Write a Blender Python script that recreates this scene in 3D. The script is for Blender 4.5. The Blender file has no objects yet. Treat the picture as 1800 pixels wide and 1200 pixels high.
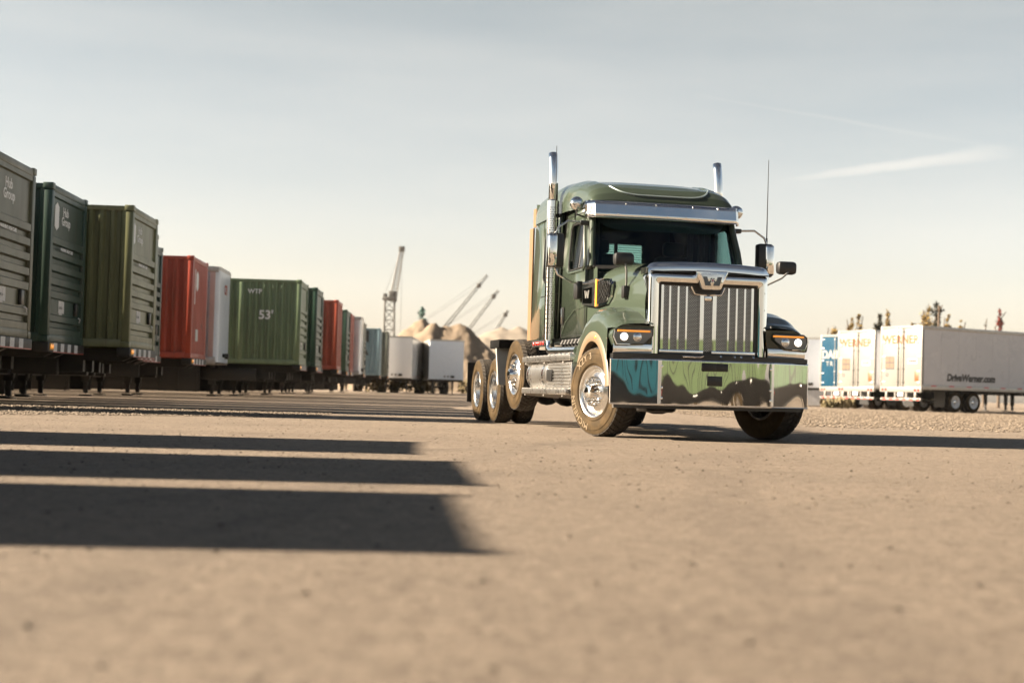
import bpy, bmesh, math, random
from mathutils import Vector, Matrix, noise
R = math.radians
S = bpy.context.scene
COL = S.collection
random.seed(7)

# ---------------------------------------------------------------- camera
cam_d = bpy.data.cameras.new('camera')
cam = bpy.data.objects.new('camera', cam_d); COL.objects.link(cam)
cam_d.sensor_width = 36; cam_d.lens = 50
cam_d.clip_start = 0.05; cam_d.clip_end = 6000
cam.matrix_world = Matrix.Translation((0, 0, .537)) @ Matrix.Rotation(R(90 + 1.92), 4, 'X') @ Matrix.Rotation(R(1.587), 4, 'Z')
cam_d.dof.use_dof = True
cam_d.dof.focus_distance = 17.2
cam_d.dof.aperture_fstop = 1.6
cam_d.dof.aperture_blades = 0
S.camera = cam

# ---------------------------------------------------------------- light
SUN_EL, SUN_AZ = R(27.0), R(1.6)          # sun stands at image left, just short of square to the view
sun_dir = Vector((-math.cos(SUN_EL) * math.cos(SUN_AZ), -math.cos(SUN_EL) * math.sin(SUN_AZ), math.sin(SUN_EL)))
sd = bpy.data.lights.new('sun', 'SUN'); sd.energy = 5.0; sd.angle = R(.55); sd.color = (1, .83, .63)
sun = bpy.data.objects.new('sun', sd); COL.objects.link(sun)
sun.rotation_euler = sun_dir.to_track_quat('Z', 'Y').to_euler()
W = bpy.data.worlds.new('World'); S.world = W; W.use_nodes = True
wn, wl = W.node_tree.nodes, W.node_tree.links
for n in list(wn): wn.remove(n)
def wnode(t, **k):
    n = wn.new(t)
    for a, b in k.items(): setattr(n, a, b)
    return n
sky = wnode('ShaderNodeTexSky', sky_type='NISHITA', sun_disc=False)
sky.sun_elevation = SUN_EL
sky.sun_rotation = math.atan2(sun_dir.x, sun_dir.y)
sky.air_density = 1.0; sky.dust_density = 1.4; sky.ozone_density = 1.6; sky.altitude = 0
bg = wnode('ShaderNodeBackground'); bg.inputs['Strength'].default_value = .075
wout = wnode('ShaderNodeOutputWorld')
geo = wnode('ShaderNodeTexCoord')
# thin high cloud: stretched noise, and one long wisp low on the right
def vmath(op, a, b=None):
    n = wnode('ShaderNodeVectorMath', operation=op)
    for i, v in enumerate((a, b)):
        if v is None: continue
        if hasattr(v, 'is_output'): wl.new(v, n.inputs[i])
        else: n.inputs[i].default_value = v
    return n.outputs['Value'] if op == 'DOT_PRODUCT' else n.outputs['Vector']
def smath(op, a, b=None, c=None, clamp=False):
    n = wnode('ShaderNodeMath', operation=op, use_clamp=clamp)
    for i, v in enumerate((a, b, c)):
        if v is None: continue
        if hasattr(v, 'is_output'): wl.new(v, n.inputs[i])
        else: n.inputs[i].default_value = v
    return n.outputs[0]
D = geo.outputs['Generated']
def wisp(p0, p1, width, amp):
    """mask of a thin cloud streak between two directions, frayed by noise"""
    a, b = Vector(p0).normalized(), Vector(p1).normalized()
    nrm = a.cross(b).normalized(); mid = (a + b).normalized(); along = nrm.cross(mid).normalized()
    half = math.asin((b - a).length / 2)
    nz = wnode('ShaderNodeTexNoise'); nz.inputs['Scale'].default_value = 22; nz.inputs['Detail'].default_value = 5
    mp = wnode('ShaderNodeMapping'); mp.inputs['Scale'].default_value = (1, 1, 3)
    wl.new(D, mp.inputs[0]); wl.new(mp.outputs[0], nz.inputs['Vector'])
    d = vmath('DOT_PRODUCT', D, tuple(nrm))
    d = smath('ADD', d, smath('MULTIPLY', smath('SUBTRACT', nz.outputs['Fac'], .5), width * 1.6))
    t = smath('DIVIDE', vmath('DOT_PRODUCT', D, tuple(along)), half)
    t2 = smath('SUBTRACT', 1, smath('MULTIPLY', t, t), clamp=True)
    w_ = smath('MULTIPLY_ADD', t, width * .55, width)
    x = smath('DIVIDE', d, w_)
    g = smath('SUBTRACT', 1, smath('MULTIPLY', x, x), clamp=True)
    return smath('MULTIPLY', smath('MULTIPLY', g, t2), amp)
def pxdir(u, v):
    d = cam.matrix_world.to_3x3() @ Vector(((u - 900) / 2500, -(v - 600) / 2500, -1))
    return d.normalized()
m1 = wisp(pxdir(1370, 318), pxdir(1800, 262), .0040, .44)
m2 = wisp(pxdir(1180, 160), pxdir(1800, 268), .0015, .11)
cn = wnode('ShaderNodeTexNoise'); cn.inputs['Scale'].default_value = 3.2; cn.inputs['Detail'].default_value = 6; cn.inputs['Roughness'].default_value = .55
cm = wnode('ShaderNodeMapping'); cm.inputs['Rotation'].default_value = (0, R(14), R(20)); cm.inputs['Scale'].default_value = (.7, 1.0, 4.5)
wl.new(D, cm.inputs[0]); wl.new(cm.outputs[0], cn.inputs['Vector'])
cr = wnode('ShaderNodeMapRange'); cr.inputs['From Min'].default_value = .42; cr.inputs['From Max'].default_value = .85; cr.inputs['To Max'].default_value = .30
wl.new(cn.outputs['Fac'], cr.inputs['Value'])
mask = smath('ADD', smath('ADD', m1, m2), cr.outputs[0], clamp=True)
# hazier and warmer towards the horizon, deeper overhead
sepz = wnode('ShaderNodeSeparateXYZ'); wl.new(D, sepz.inputs[0])
ramp = wnode('ShaderNodeValToRGB'); wl.new(smath('MULTIPLY', sepz.outputs['Z'], 1.0, clamp=True), ramp.inputs[0])
stops = [(0, (.60, .505, .455)), (.07, (.565, .485, .425)), (.155, (.44, .40, .352)), (.265, (.40, .368, .312)), (.42, (.27, .325, .345)), (.6, (.085, .11, .14)), (1, (.035, .05, .075))]
els = ramp.color_ramp.elements
while len(els) < len(stops): els.new(.5)
for e, (q, c) in zip(els, stops): e.position = q; e.color = (*c, 1)
tint = wnode('ShaderNodeMix', data_type='RGBA', blend_type='MULTIPLY'); tint.inputs['Factor'].default_value = 1
back = wnode('ShaderNodeMapRange', interpolation_type='SMOOTHSTEP'); back.inputs['From Min'].default_value = -.6; back.inputs['From Max'].default_value = .75; back.inputs['To Min'].default_value = .8; wl.new(sepz.outputs['Y'], back.inputs['Value'])
vt = wnode('ShaderNodeVectorMath', operation='SCALE'); wl.new(ramp.outputs[0], vt.inputs[0]); wl.new(back.outputs[0], vt.inputs['Scale'])
hs = wnode('ShaderNodeHueSaturation'); hs.inputs['Saturation'].default_value = .60
wl.new(sky.outputs[0], hs.inputs['Color']); wl.new(hs.outputs[0], tint.inputs['A']); wl.new(vt.outputs['Vector'], tint.inputs['B'])
cmix = wnode('ShaderNodeMix', data_type='RGBA'); cmix.inputs['B'].default_value = (2.35, 2.25, 2.05, 1)
wl.new(mask, cmix.inputs['Factor']); wl.new(tint.outputs['Result'], cmix.inputs['A'])
wl.new(cmix.outputs['Result'], bg.inputs['Color']); wl.new(bg.outputs[0], wout.inputs['Surface'])
S.view_settings.view_transform = 'Standard'; S.view_settings.look = 'None'
S.view_settings.exposure = 2.58; S.view_settings.gamma = 1
S.view_settings.use_curve_mapping = False
S.cycles.max_bounces = 8; S.cycles.transparent_max_bounces = 12
S.cycles.sample_clamp_indirect = 6; S.cycles.caustics_reflective = False; S.cycles.caustics_refractive = False

# ---------------------------------------------------------------- materials
MATS = {}
def mat(name, base, rough=.5, metal=0, var=0, vscale=3.0, bump=0, bscale=60, coat=0, var2=None, stretch=(1, 1, 1), spec=.5, emit=None, estr=0, streak=None):
    """principled material; base colour varied by noise towards var2 (dirt, wear), optional bump"""
    if name in MATS: return MATS[name]
    m = bpy.data.materials.new(name); m.use_nodes = True
    n, l = m.node_tree.nodes, m.node_tree.links
    p = n['Principled BSDF']
    p.inputs['Base Color'].default_value = (*base, 1); p.inputs['Roughness'].default_value = rough
    p.inputs['Metallic'].default_value = metal; p.inputs['Coat Weight'].default_value = coat
    p.inputs['Coat Roughness'].default_value = .04
    p.inputs['Specular IOR Level'].default_value = spec
    if emit: p.inputs['Emission Color'].default_value = (*emit, 1); p.inputs['Emission Strength'].default_value = estr
    tc = n.new('ShaderNodeTexCoord'); mp = n.new('ShaderNodeMapping'); mp.inputs['Scale'].default_value = stretch
    l.new(tc.outputs['Object'], mp.inputs[0])
    if var > 0:
        t = n.new('ShaderNodeTexNoise'); t.inputs['Scale'].default_value = vscale; t.inputs['Detail'].default_value = 7; t.inputs['Roughness'].default_value = .62
        l.new(mp.outputs[0], t.inputs['Vector'])
        r = n.new('ShaderNodeMapRange'); r.inputs['From Min'].default_value = .42; r.inputs['From Max'].default_value = .72; r.inputs['To Max'].default_value = var
        l.new(t.outputs['Fac'], r.inputs['Value'])
        mx = n.new('ShaderNodeMix'); mx.data_type = 'RGBA'
        mx.inputs['A'].default_value = (*base, 1); mx.inputs['B'].default_value = (*(var2 or [c * .45 for c in base]), 1)
        l.new(r.outputs[0], mx.inputs['Factor']); col = mx.outputs['Result']
        if streak:
            for sc_, lo, hi, f_ in (((3.2, 3.2, .22), .56, .70, .55), ((1.1, 1.1, .9), .62, .70, .65)):
                mp3 = n.new('ShaderNodeMapping'); mp3.inputs['Scale'].default_value = sc_; l.new(tc.outputs['Object'], mp3.inputs[0])
                t3 = n.new('ShaderNodeTexNoise'); t3.inputs['Scale'].default_value = 1.6; t3.inputs['Detail'].default_value = 8; t3.inputs['Roughness'].default_value = .7; l.new(mp3.outputs[0], t3.inputs['Vector'])
                r3 = n.new('ShaderNodeMapRange'); r3.inputs['From Min'].default_value = lo; r3.inputs['From Max'].default_value = hi; r3.inputs['To Max'].default_value = f_; l.new(t3.outputs['Fac'], r3.inputs['Value'])
                m3 = n.new('ShaderNodeMix'); m3.data_type = 'RGBA'; m3.inputs['B'].default_value = (*streak, 1); l.new(col, m3.inputs['A']); l.new(r3.outputs[0], m3.inputs['Factor']); col = m3.outputs['Result']
        l.new(col, p.inputs['Base Color'])
        r2 = n.new('ShaderNodeMapRange'); r2.inputs['To Min'].default_value = max(rough - .08, .02); r2.inputs['To Max'].default_value = min(rough + .14, 1)
        l.new(t.outputs['Fac'], r2.inputs['Value'])
        if rough > .12: l.new(r2.outputs[0], p.inputs['Roughness'])
    if bump > 0:
        t2 = n.new('ShaderNodeTexNoise'); t2.inputs['Scale'].default_value = bscale; t2.inputs['Detail'].default_value = 4
        l.new(mp.outputs[0], t2.inputs['Vector'])
        b = n.new('ShaderNodeBump'); b.inputs['Strength'].default_value = bump; b.inputs['Distance'].default_value = .02
        l.new(t2.outputs['Fac'], b.inputs['Height']); l.new(b.outputs[0], p.inputs['Normal'])
    MATS[name] = m
    return m
def glass_mat(name, tintc, gloss_ior=1.5):
    if name in MATS: return MATS[name]
    m = bpy.data.materials.new(name); m.use_nodes = True
    n, l = m.node_tree.nodes, m.node_tree.links
    n.remove(n['Principled BSDF'])
    o = n['Material Output']
    t = n.new('ShaderNodeBsdfTransparent'); t.inputs[0].default_value = (*tintc, 1)
    g = n.new('ShaderNodeBsdfGlossy'); g.inputs['Roughness'].default_value = .01; g.inputs['Color'].default_value = (.95, .97, 1, 1)
    lw = n.new('ShaderNodeLayerWeight'); pw = n.new('ShaderNodeMath'); pw.operation = 'POWER'; pw.inputs[1].default_value = 5; l.new(lw.outputs['Facing'], pw.inputs[0])
    f = n.new('ShaderNodeMath'); f.operation = 'MULTIPLY_ADD'; f.inputs[1].default_value = .92; f.inputs[2].default_value = .05; l.new(pw.outputs[0], f.inputs[0])
    lw.inputs['Blend'].default_value = .5
    mx = n.new('ShaderNodeMixShader')
    l.new(f.outputs[0], mx.inputs[0]); l.new(t.outputs[0], mx.inputs[1]); l.new(g.outputs[0], mx.inputs[2])
    l.new(mx.outputs[0], o.inputs['Surface'])
    MATS[name] = m
    return m

M_paint = mat('truck_green_paint', (.035, .047, .034), .35, 0, coat=1, spec=.08)
M_paint.node_tree.nodes['Principled BSDF'].inputs['Coat Roughness'].default_value = .05
M_chrome = mat('chrome', (.82, .82, .81), .020, 1)
M_alu = mat('polished_aluminium', (.78, .77, .75), .16, 1, var=.5, vscale=9, var2=(.55, .53, .5))
M_tread = mat('brushed_aluminium', (.72, .71, .69), .26, 1, var=.6, vscale=5, var2=(.40, .38, .35))
M_black = mat('black_plastic', (.012, .012, .012), .35)
M_frame = mat('black_frame', (.007, .007, .007), .5, var=.5, vscale=6, var2=(.022, .018, .014))
M_rubber = mat('tyre_rubber', (.026, .0165, .006), .7, var=.9, vscale=6, var2=(.060, .038, .016), bump=.1, bscale=40, spec=.15)
M_tread_rubber = mat('tread_rubber', (.034, .030, .026), .7, var=.8, vscale=9, var2=(.065, .052, .038), bump=.1, spec=.25)
M_letter = mat('lit_rubber_letter', (.115, .082, .045), .6)  # lit look of the raised letters put into a paler colour
M_flare = mat('sunlit_trim_plastic', (.115, .078, .044), .5, var=.2, vscale=5)  # warm sunlit tone put into the dark plastic's colour
M_extender = mat('sunlit_rubber_extender', (.135, .073, .030), .6, var=.3, vscale=4)  # black rubber; its warm sunlit tone is put into the colour
M_amber = mat('amber_lens', (.85, .30, .03), .15, coat=1, emit=(1, .36, .04), estr=.11)
M_red = mat('red_lens', (.45, .02, .015), .15, coat=1)
M_lamp = mat('lit_headlamp', (.9, .92, .95), .1, emit=(1, .96, .9), estr=.55)
M_lampglass = mat('lamp_reflector', (.82, .85, .88), .08, 1, var=.8, vscale=60, var2=(.2, .22, .24))
M_clear = glass_mat('clear_lens', (.93, .95, .97))
M_glass = glass_mat('window_glass', (.38, .52, .49))
M_screen = glass_mat('windscreen_glass', (.42, .62, .63))
M_interior = mat('cab_interior', (.020, .034, .038), .7)
M_trim = mat('cab_trim', (.03, .035, .036), .6)
M_cream = mat('cream_lettering', (.17, .168, .16), .5)
M_tan = mat('tan_placard', (.10, .062, .036), .5)
M_matt = mat('matt_black', (.003, .003, .003), .9, spec=.1)
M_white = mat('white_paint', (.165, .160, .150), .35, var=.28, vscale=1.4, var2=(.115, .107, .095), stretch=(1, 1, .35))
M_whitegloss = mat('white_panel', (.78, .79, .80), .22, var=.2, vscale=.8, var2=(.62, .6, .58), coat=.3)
M_decal = mat('white_lettering', (.80, .81, .80), .5)
M_darkdecal = mat('dark_lettering', (.02, .02, .022), .5)
M_orange = mat('orange_lettering', (.125, .040, .002), .5)
M_paper = mat('placard_paper', (.72, .70, .66), .6, var=.6, vscale=30, var2=(.25, .24, .24))
M_rimdark = mat('dark_steel_rim', (.03, .028, .026), .5, var=.5, vscale=9)
M_steelgal = mat('galvanised_steel', (.45, .44, .42), .45, .8, var=.6, vscale=9, var2=(.25, .22, .19))
M_tape_red = mat('red_reflective_tape', (.55, .03, .02), .3, var=.3, vscale=20)
M_tape_white = mat('white_reflective_tape', (.8, .78, .76), .3, var=.3, vscale=20)
M_gold = mat('yellow_chassis_paint', (.55, .30, .06), .5, var=.5, vscale=7)

def grille_mesh_mat(name, light, dark, sx, sz, bw):
    """woven hexagon-like mesh: offset bricks, holes dark"""
    m = bpy.data.materials.new(name); m.use_nodes = True
    n, l = m.node_tree.nodes, m.node_tree.links; p = n['Principled BSDF']
    tc = n.new('ShaderNodeTexCoord'); mp = n.new('ShaderNodeMapping')
    mp.inputs['Rotation'].default_value = (R(90), 0, 0)
    l.new(tc.outputs['Object'], mp.inputs[0])
    b = n.new('ShaderNodeTexBrick'); b.inputs['Scale'].default_value = 1
    b.inputs['Brick Width'].default_value = sx; b.inputs['Row Height'].default_value = sz; b.inputs['Mortar Size'].default_value = bw
    b.inputs['Mortar Smooth'].default_value = .3
    b.inputs['Color1'].default_value = (*dark, 1); b.inputs['Color2'].default_value = (*dark, 1); b.inputs['Mortar'].default_value = (*light, 1)
    l.new(mp.outputs[0], b.inputs['Vector']); l.new(b.outputs['Color'], p.inputs['Base Color']); l.new(b.outputs['Fac'], p.inputs['Metallic'])
    p.inputs['Roughness'].default_value = .3
    MATS[name] = m
    return m
M_mesh = grille_mesh_mat('grille_mesh', (.36, .36, .36), (.003, .003, .003), .027, .0150, .0036)
def ground_mat():
    m = bpy.data.materials.new('dusty_asphalt'); m.use_nodes = True
    n, l = m.node_tree.nodes, m.node_tree.links; p = n['Principled BSDF']
    g = n.new('ShaderNodeNewGeometry')
    def nz(scale, detail=6, rough=.6, stretch=None):
        t = n.new('ShaderNodeTexNoise'); t.inputs['Scale'].default_value = scale; t.inputs['Detail'].default_value = detail; t.inputs['Roughness'].default_value = rough
        if stretch:
            mp = n.new('ShaderNodeMapping'); mp.inputs['Scale'].default_value = stretch; mp.inputs['Rotation'].default_value = (0, 0, R(9))
            l.new(g.outputs['Position'], mp.inputs[0]); l.new(mp.outputs[0], t.inputs['Vector'])
        else: l.new(g.outputs['Position'], t.inputs['Vector'])
        return t.outputs['Fac']
    def rng(v, a, b, c=0, d=1):
        r = n.new('ShaderNodeMapRange'); r.inputs['From Min'].default_value = a; r.inputs['From Max'].default_value = b
        r.inputs['To Min'].default_value = c; r.inputs['To Max'].default_value = d; l.new(v, r.inputs['Value']); return r.outputs[0]
    def mix(f, a, b, blend='MIX'):
        x = n.new('ShaderNodeMix'); x.data_type = 'RGBA'; x.blend_type = blend
        if hasattr(f, 'is_output'): l.new(f, x.inputs['Factor'])
        else: x.inputs['Factor'].default_value = f
        for k, v in (('A', a), ('B', b)):
            if hasattr(v, 'is_output'): l.new(v, x.inputs[k])
            else: x.inputs[k].default_value = (*v, 1)
        return x.outputs['Result']
    c = mix(rng(nz(.45), .35, .68), (.215, .172, .132), (.150, .118, .090))
    c = mix(rng(nz(.22, 5, .6, (.25, 2.2, 1)), .45, .68, 0, .7), c, (.235, .19, .147))
    c = mix(rng(nz(.35, 5, .6, (.12, 1.6, 1)), .52, .66, 0, .55), c, (.115, .09, .07))
    c = mix(rng(nz(1.7, 6, .7), .50, .70, 0, .6), c, (.105, .081, .061))
    c = mix(rng(nz(8, 6, .75), .48, .62, 0, .85), c, (.092, .070, .052))
    c = mix(rng(nz(17, 4, .7), .48, .62, 0, .85), c, (.29, .24, .188))
    c = mix(rng(nz(34, 4, .75), .48, .62, 0, .85), c, (.085, .064, .048))
    c = mix(rng(nz(70, 3, .8), .52, .64, 0, .9), c, (.33, .275, .215))
    c = mix(rng(nz(120, 3, .8), .53, .64, 0, .9), c, (.05, .039, .03))
    vo = n.new('ShaderNodeTexVoronoi'); vo.inputs['Scale'].default_value = 16; vo.inputs['Randomness'].default_value = 1; l.new(g.outputs['Position'], vo.inputs['Vector'])
    c = mix(rng(vo.outputs['Distance'], .10, .18, .8, 0), c, (.045, .036, .028))
    # darker oily patches and faint turning tracks
    c = mix(rng(nz(.55, 4, .6), .60, .70, 0, .45), c, (.075, .060, .047))
    for cx, cy, R_ in ((46, 2, 45.2), (46, 2, 47.1), (-38, 30, 41.5), (-38, 30, 43.4)):
        sb = n.new('ShaderNodeVectorMath'); sb.operation = 'DISTANCE'; l.new(g.outputs['Position'], sb.inputs[0]); sb.inputs[1].default_value = (cx, cy, 0)
        m1_ = n.new('ShaderNodeMath'); m1_.operation = 'SUBTRACT'; l.new(sb.outputs['Value'], m1_.inputs[0]); m1_.inputs[1].default_value = R_
        m2_ = n.new('ShaderNodeMath'); m2_.operation = 'ABSOLUTE'; l.new(m1_.outputs[0], m2_.inputs[0])
        band = rng(m2_.outputs[0], .10, .24, 1, 0)
        m3_ = n.new('ShaderNodeMath'); m3_.operation = 'MULTIPLY'; l.new(band, m3_.inputs[0]); l.new(rng(nz(3.5, 5, .7), .38, .66, 0, .5), m3_.inputs[1])
        c = mix(m3_.outputs[0], c, (.10, .080, .063))
    l.new(c, p.inputs['Base Color']); p.inputs['Roughness'].default_value = .8; p.inputs['Specular IOR Level'].default_value = .3
    b = n.new('ShaderNodeBump'); b.inputs['Strength'].default_value = 1; b.inputs['Distance'].default_value = .035
    a = n.new('ShaderNodeMath'); a.operation = 'ADD'; l.new(nz(48, 5, .8), a.inputs[0]); l.new(nz(14, 5, .7), a.inputs[1])
    l.new(a.outputs[0], b.inputs['Height']); l.new(b.outputs[0], p.inputs['Normal'])
    return m
M_ground = ground_mat()
M_gravel = mat('gravel_stone', (.165, .133, .10), .8, var=.9, vscale=11, var2=(.09, .07, .05))
M_pebble = mat('dark_pebble', (.05, .04, .03), .8, var=.6, vscale=9, var2=(.12, .095, .07))
M_sand = mat('sand', (.15, .114, .079), .9, var=.7, vscale=.5, var2=(.10, .076, .053), bump=.5, bscale=3)
M_palesand = mat('pale_gravel', (.165, .142, .115), .9, var=.6, vscale=.3, var2=(.13, .11, .088))
M_crane = mat('crane_steel', (.10, .10, .095), .6)
M_craneg = mat('crane_green', (.03, .12, .10), .6)
M_trunk = mat('bark', (.07, .05, .035), .9)
def leaf_mat(name, a, b):
    m = mat(name, a, .6, var=.9, vscale=2.2, var2=b)
    m.node_tree.nodes['Principled BSDF'].inputs['Subsurface Weight'].default_value = 0
    return m
M_leafgold = leaf_mat('gold_leaf', (.20, .125, .025), (.10, .075, .02))
M_leafgreen = leaf_mat('green_leaf', (.018, .02, .010), (.04, .03, .008))
M_leafred = leaf_mat('red_leaf', (.15, .022, .014), (.08, .02, .012))
M_leafteal = leaf_mat('blue_green_needle', (.015, .075, .06), (.02, .05, .045))
M_roofing = mat('ribbed_roofing', (.42, .40, .37), .4, .2, var=.3, vscale=2)
M_dryweed = mat('dry_weed', (.12, .09, .042), .8, var=.8, vscale=2, var2=(.05, .052, .02))

# ---------------------------------------------------------------- mesh helpers
class MB:
    def __init__(s): s.bm = bmesh.new(); s.mi = 0
    def _add(s, verts, faces):
        vs = [s.bm.verts.new(v) for v in verts]
        for f in faces:
            try: s.bm.faces.new([vs[i] for i in f]).material_index = s.mi
            except ValueError: pass
        return vs
    def box(s, x0, x1, y0, y1, z0, z1, bev=0, mtx=None):
        if bev > 0:
            bev = min(bev, (x1 - x0) * .45, (y1 - y0) * .45, (z1 - z0) * .45)
            t = bmesh.new(); bmesh.ops.create_cube(t, size=1)
            for v in t.verts: v.co = Vector(((x0 + x1) / 2 + v.co.x * (x1 - x0), (y0 + y1) / 2 + v.co.y * (y1 - y0), (z0 + z1) / 2 + v.co.z * (z1 - z0)))
            bmesh.ops.bevel(t, geom=t.edges[:], offset=bev, segments=2, affect='EDGES', profile=.5)
            t.verts.index_update()
            vs = [mtx @ v.co if mtx else v.co.copy() for v in t.verts]; fs = [[v.index for v in f.verts] for f in t.faces]
            t.free(); s._add(vs, fs); return s
        vs = [(x, y, z) for x in (x0, x1) for y in (y0, y1) for z in (z0, z1)]
        if mtx: vs = [mtx @ Vector(v) for v in vs]
        s._add(vs, [(0, 1, 3, 2), (4, 6, 7, 5), (0, 4, 5, 1), (2, 3, 7, 6), (0, 2, 6, 4), (1, 5, 7, 3)]); return s
    def prism(s, poly, axis, a0, a1, bev=0):
        """poly of (u,v) extruded along axis: x->(y,z)  y->(x,z)  z->(x,y)"""
        def P(u, v, a): return {'x': (a, u, v), 'y': (u, a, v), 'z': (u, v, a)}[axis]
        n = len(poly)
        vs = [P(u, v, a0) for u, v in poly] + [P(u, v, a1) for u, v in poly]
        fs = [list(range(n))[::-1], list(range(n, 2 * n))] + [(i, (i + 1) % n, n + (i + 1) % n, n + i) for i in range(n)]
        if bev > 0:
            t = bmesh.new(); tv = [t.verts.new(v) for v in vs]
            for f in fs: t.faces.new([tv[i] for i in f])
            bmesh.ops.recalc_face_normals(t, faces=t.faces[:])
            bmesh.ops.bevel(t, geom=t.edges[:], offset=bev, segments=2, affect='EDGES', profile=.5)
            t.verts.index_update(); s._add([v.co.copy() for v in t.verts], [[v.index for v in f.verts] for f in t.faces]); t.free(); return s
        s._add(vs, fs); return s
    def tube(s, pts, r, seg=10, caps=True):
        pts = [Vector(p) for p in pts]; n = len(pts)
        rs = r if isinstance(r, (list, tuple)) else [r] * n
        T = [(pts[min(i + 1, n - 1)] - pts[max(i - 1, 0)]).normalized() for i in range(n)]
        u = T[0].orthogonal().normalized(); vs = []
        for i in range(n):
            u = (u - T[i] * u.dot(T[i])).normalized(); w = T[i].cross(u)
            vs += [pts[i] + (u * math.cos(2 * math.pi * k / seg) + w * math.sin(2 * math.pi * k / seg)) * rs[i] for k in range(seg)]
        fs = [(i * seg + k, i * seg + (k + 1) % seg, (i + 1) * seg + (k + 1) % seg, (i + 1) * seg + k) for i in range(n - 1) for k in range(seg)]
        if caps: fs += [list(range(seg))[::-1], list(range((n - 1) * seg, n * seg))]
        s._add(vs, fs); return s
    def lathe(s, prof, axis='x', c=(0, 0, 0), seg=48, closed=False):
        """prof of (a, r): position along axis and radius"""
        vs = []
        for a, r in prof:
            for k in range(seg):
                t = 2 * math.pi * k / seg; p, q = r * math.cos(t), r * math.sin(t)
                v = {'x': (a, p, q), 'y': (q, a, p), 'z': (p, q, a)}[axis]
                vs.append((v[0] + c[0], v[1] + c[1], v[2] + c[2]))
        m = len(prof)
        fs = [(i * seg + k, i * seg + (k + 1) % seg, ((i + 1) % m) * seg + (k + 1) % seg, ((i + 1) % m) * seg + k) for i in range(m if closed else m - 1) for k in range(seg)]
        s._add(vs, fs); return s
    def grid(s, fn, nu, nv, thick=0):
        vs = [fn(i / nu, j / nv) for j in range(nv + 1) for i in range(nu + 1)]
        w = nu + 1
        s._add(vs, [(j * w + i, j * w + i + 1, (j + 1) * w + i + 1, (j + 1) * w + i) for j in range(nv) for i in range(nu)]); return s
    def holed(s, outer, holes, fn):
        """flat outline with holes, filled, each (u,v) mapped to 3D by fn"""
        t = bmesh.new(); ed = []
        for loop in [outer] + holes:
            vs = [t.verts.new((u, v, 0)) for u, v in loop]
            for i in range(len(vs)): ed.append(t.edges.new((vs[i], vs[(i + 1) % len(vs)])))
        bmesh.ops.triangle_fill(t, use_beauty=True, use_dissolve=False, edges=ed)
        t.verts.index_update()
        s._add([fn(v.co.x, v.co.y) for v in t.verts], [[v.index for v in f.verts] for f in t.faces]); t.free(); return s
    def ball(s, c, r, seg=16, squash=(1, 1, 1)):
        t = bmesh.new(); bmesh.ops.create_uvsphere(t, u_segments=seg, v_segments=max(seg // 2, 4), radius=r)
        t.verts.index_update()
        s._add([Vector(c) + Vector((v.co.x * squash[0], v.co.y * squash[1], v.co.z * squash[2])) for v in t.verts], [[v.index for v in f.verts] for f in t.faces]); t.free(); return s
    def disc(s, c, r, n, seg=24, depth=.01):
        n = Vector(n).normalized(); c = Vector(c); return s.tube([c, c + n * depth], r, seg)
    def text(s, body, size, o, u, v, depth=.004, align='CENTER', bold=0, sx=1, shear=0, spacing=1, bend=None):
        cu = bpy.data.curves.new('t', 'FONT'); cu.body = body; cu.size = size; cu.align_x = align; cu.align_y = 'CENTER'
        cu.offset = bold; cu.space_character = spacing; cu.shear = shear; cu.resolution_u = 3
        ob = bpy.data.objects.new('t', cu); COL.objects.link(ob)
        me = ob.to_mesh()
        u, v, o = Vector(u).normalized(), Vector(v).normalized(), Vector(o); n = u.cross(v)
        f = bend or (lambda x, y, d: o + u * x * sx + v * y + n * d)
        A = [f(p.co.x, p.co.y, depth) for p in me.vertices]
        s._add(A, [list(p.vertices) for p in me.polygons])
        # skirt so that the letters have a thickness
        cnt = {}
        for p in me.polygons:
            for e in p.edge_keys: cnt[e] = cnt.get(e, 0) + 1
        B = [f(p.co.x, p.co.y, 0) for p in me.vertices]
        k = len(A)
        s._add(A + B, [(a, b, b + k, a + k) for (a, b), c in cnt.items() if c == 1])
        ob.to_mesh_clear(); bpy.data.objects.remove(ob); bpy.data.curves.remove(cu)
        return s
    def xform(s, m):
        bmesh.ops.transform(s.bm, matrix=m, verts=s.bm.verts[:]); return s
    def mesh(s, name, m, angle=35):
        bmesh.ops.remove_doubles(s.bm, verts=s.bm.verts[:], dist=1e-5)
        bmesh.ops.recalc_face_normals(s.bm, faces=s.bm.faces[:])
        me = bpy.data.meshes.new(name); s.bm.to_mesh(me); s.bm.free()
        for q in (m if isinstance(m, (list, tuple)) else [m]):
            if q: me.materials.append(q)
        me.shade_smooth(); me.set_sharp_from_angle(angle=R(angle))
        return me
    def build(s, name, m, parent=None, angle=35, label=None):
        o = bpy.data.objects.new(name, s.mesh(name, m, angle)); COL.objects.link(o)
        if parent: o.parent = parent
        if label: o['label'] = label
        return o
def build_each(mb, name, m, parent=None, angle=35):
    """every separate piece of the mesh becomes a part of its own"""
    bm = mb.bm; bm.verts.ensure_lookup_table(); bm.verts.index_update(); seen = set(); out = []
    for v0 in bm.verts:
        if v0.index in seen: continue
        st, isl = [v0], []; seen.add(v0.index)
        while st:
            v = st.pop(); isl.append(v)
            for e in v.link_edges:
                w = e.other_vert(v)
                if w.index not in seen: seen.add(w.index); st.append(w)
        ix = {v.index: i for i, v in enumerate(isl)}; fs = {f for v in isl for f in v.link_faces}
        q = MB(); q._add([v.co.copy() for v in isl], [[ix[v.index] for v in f.verts] for f in fs]); out.append(q.build(name, m, parent, angle))
    bm.free()
    return out
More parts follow.
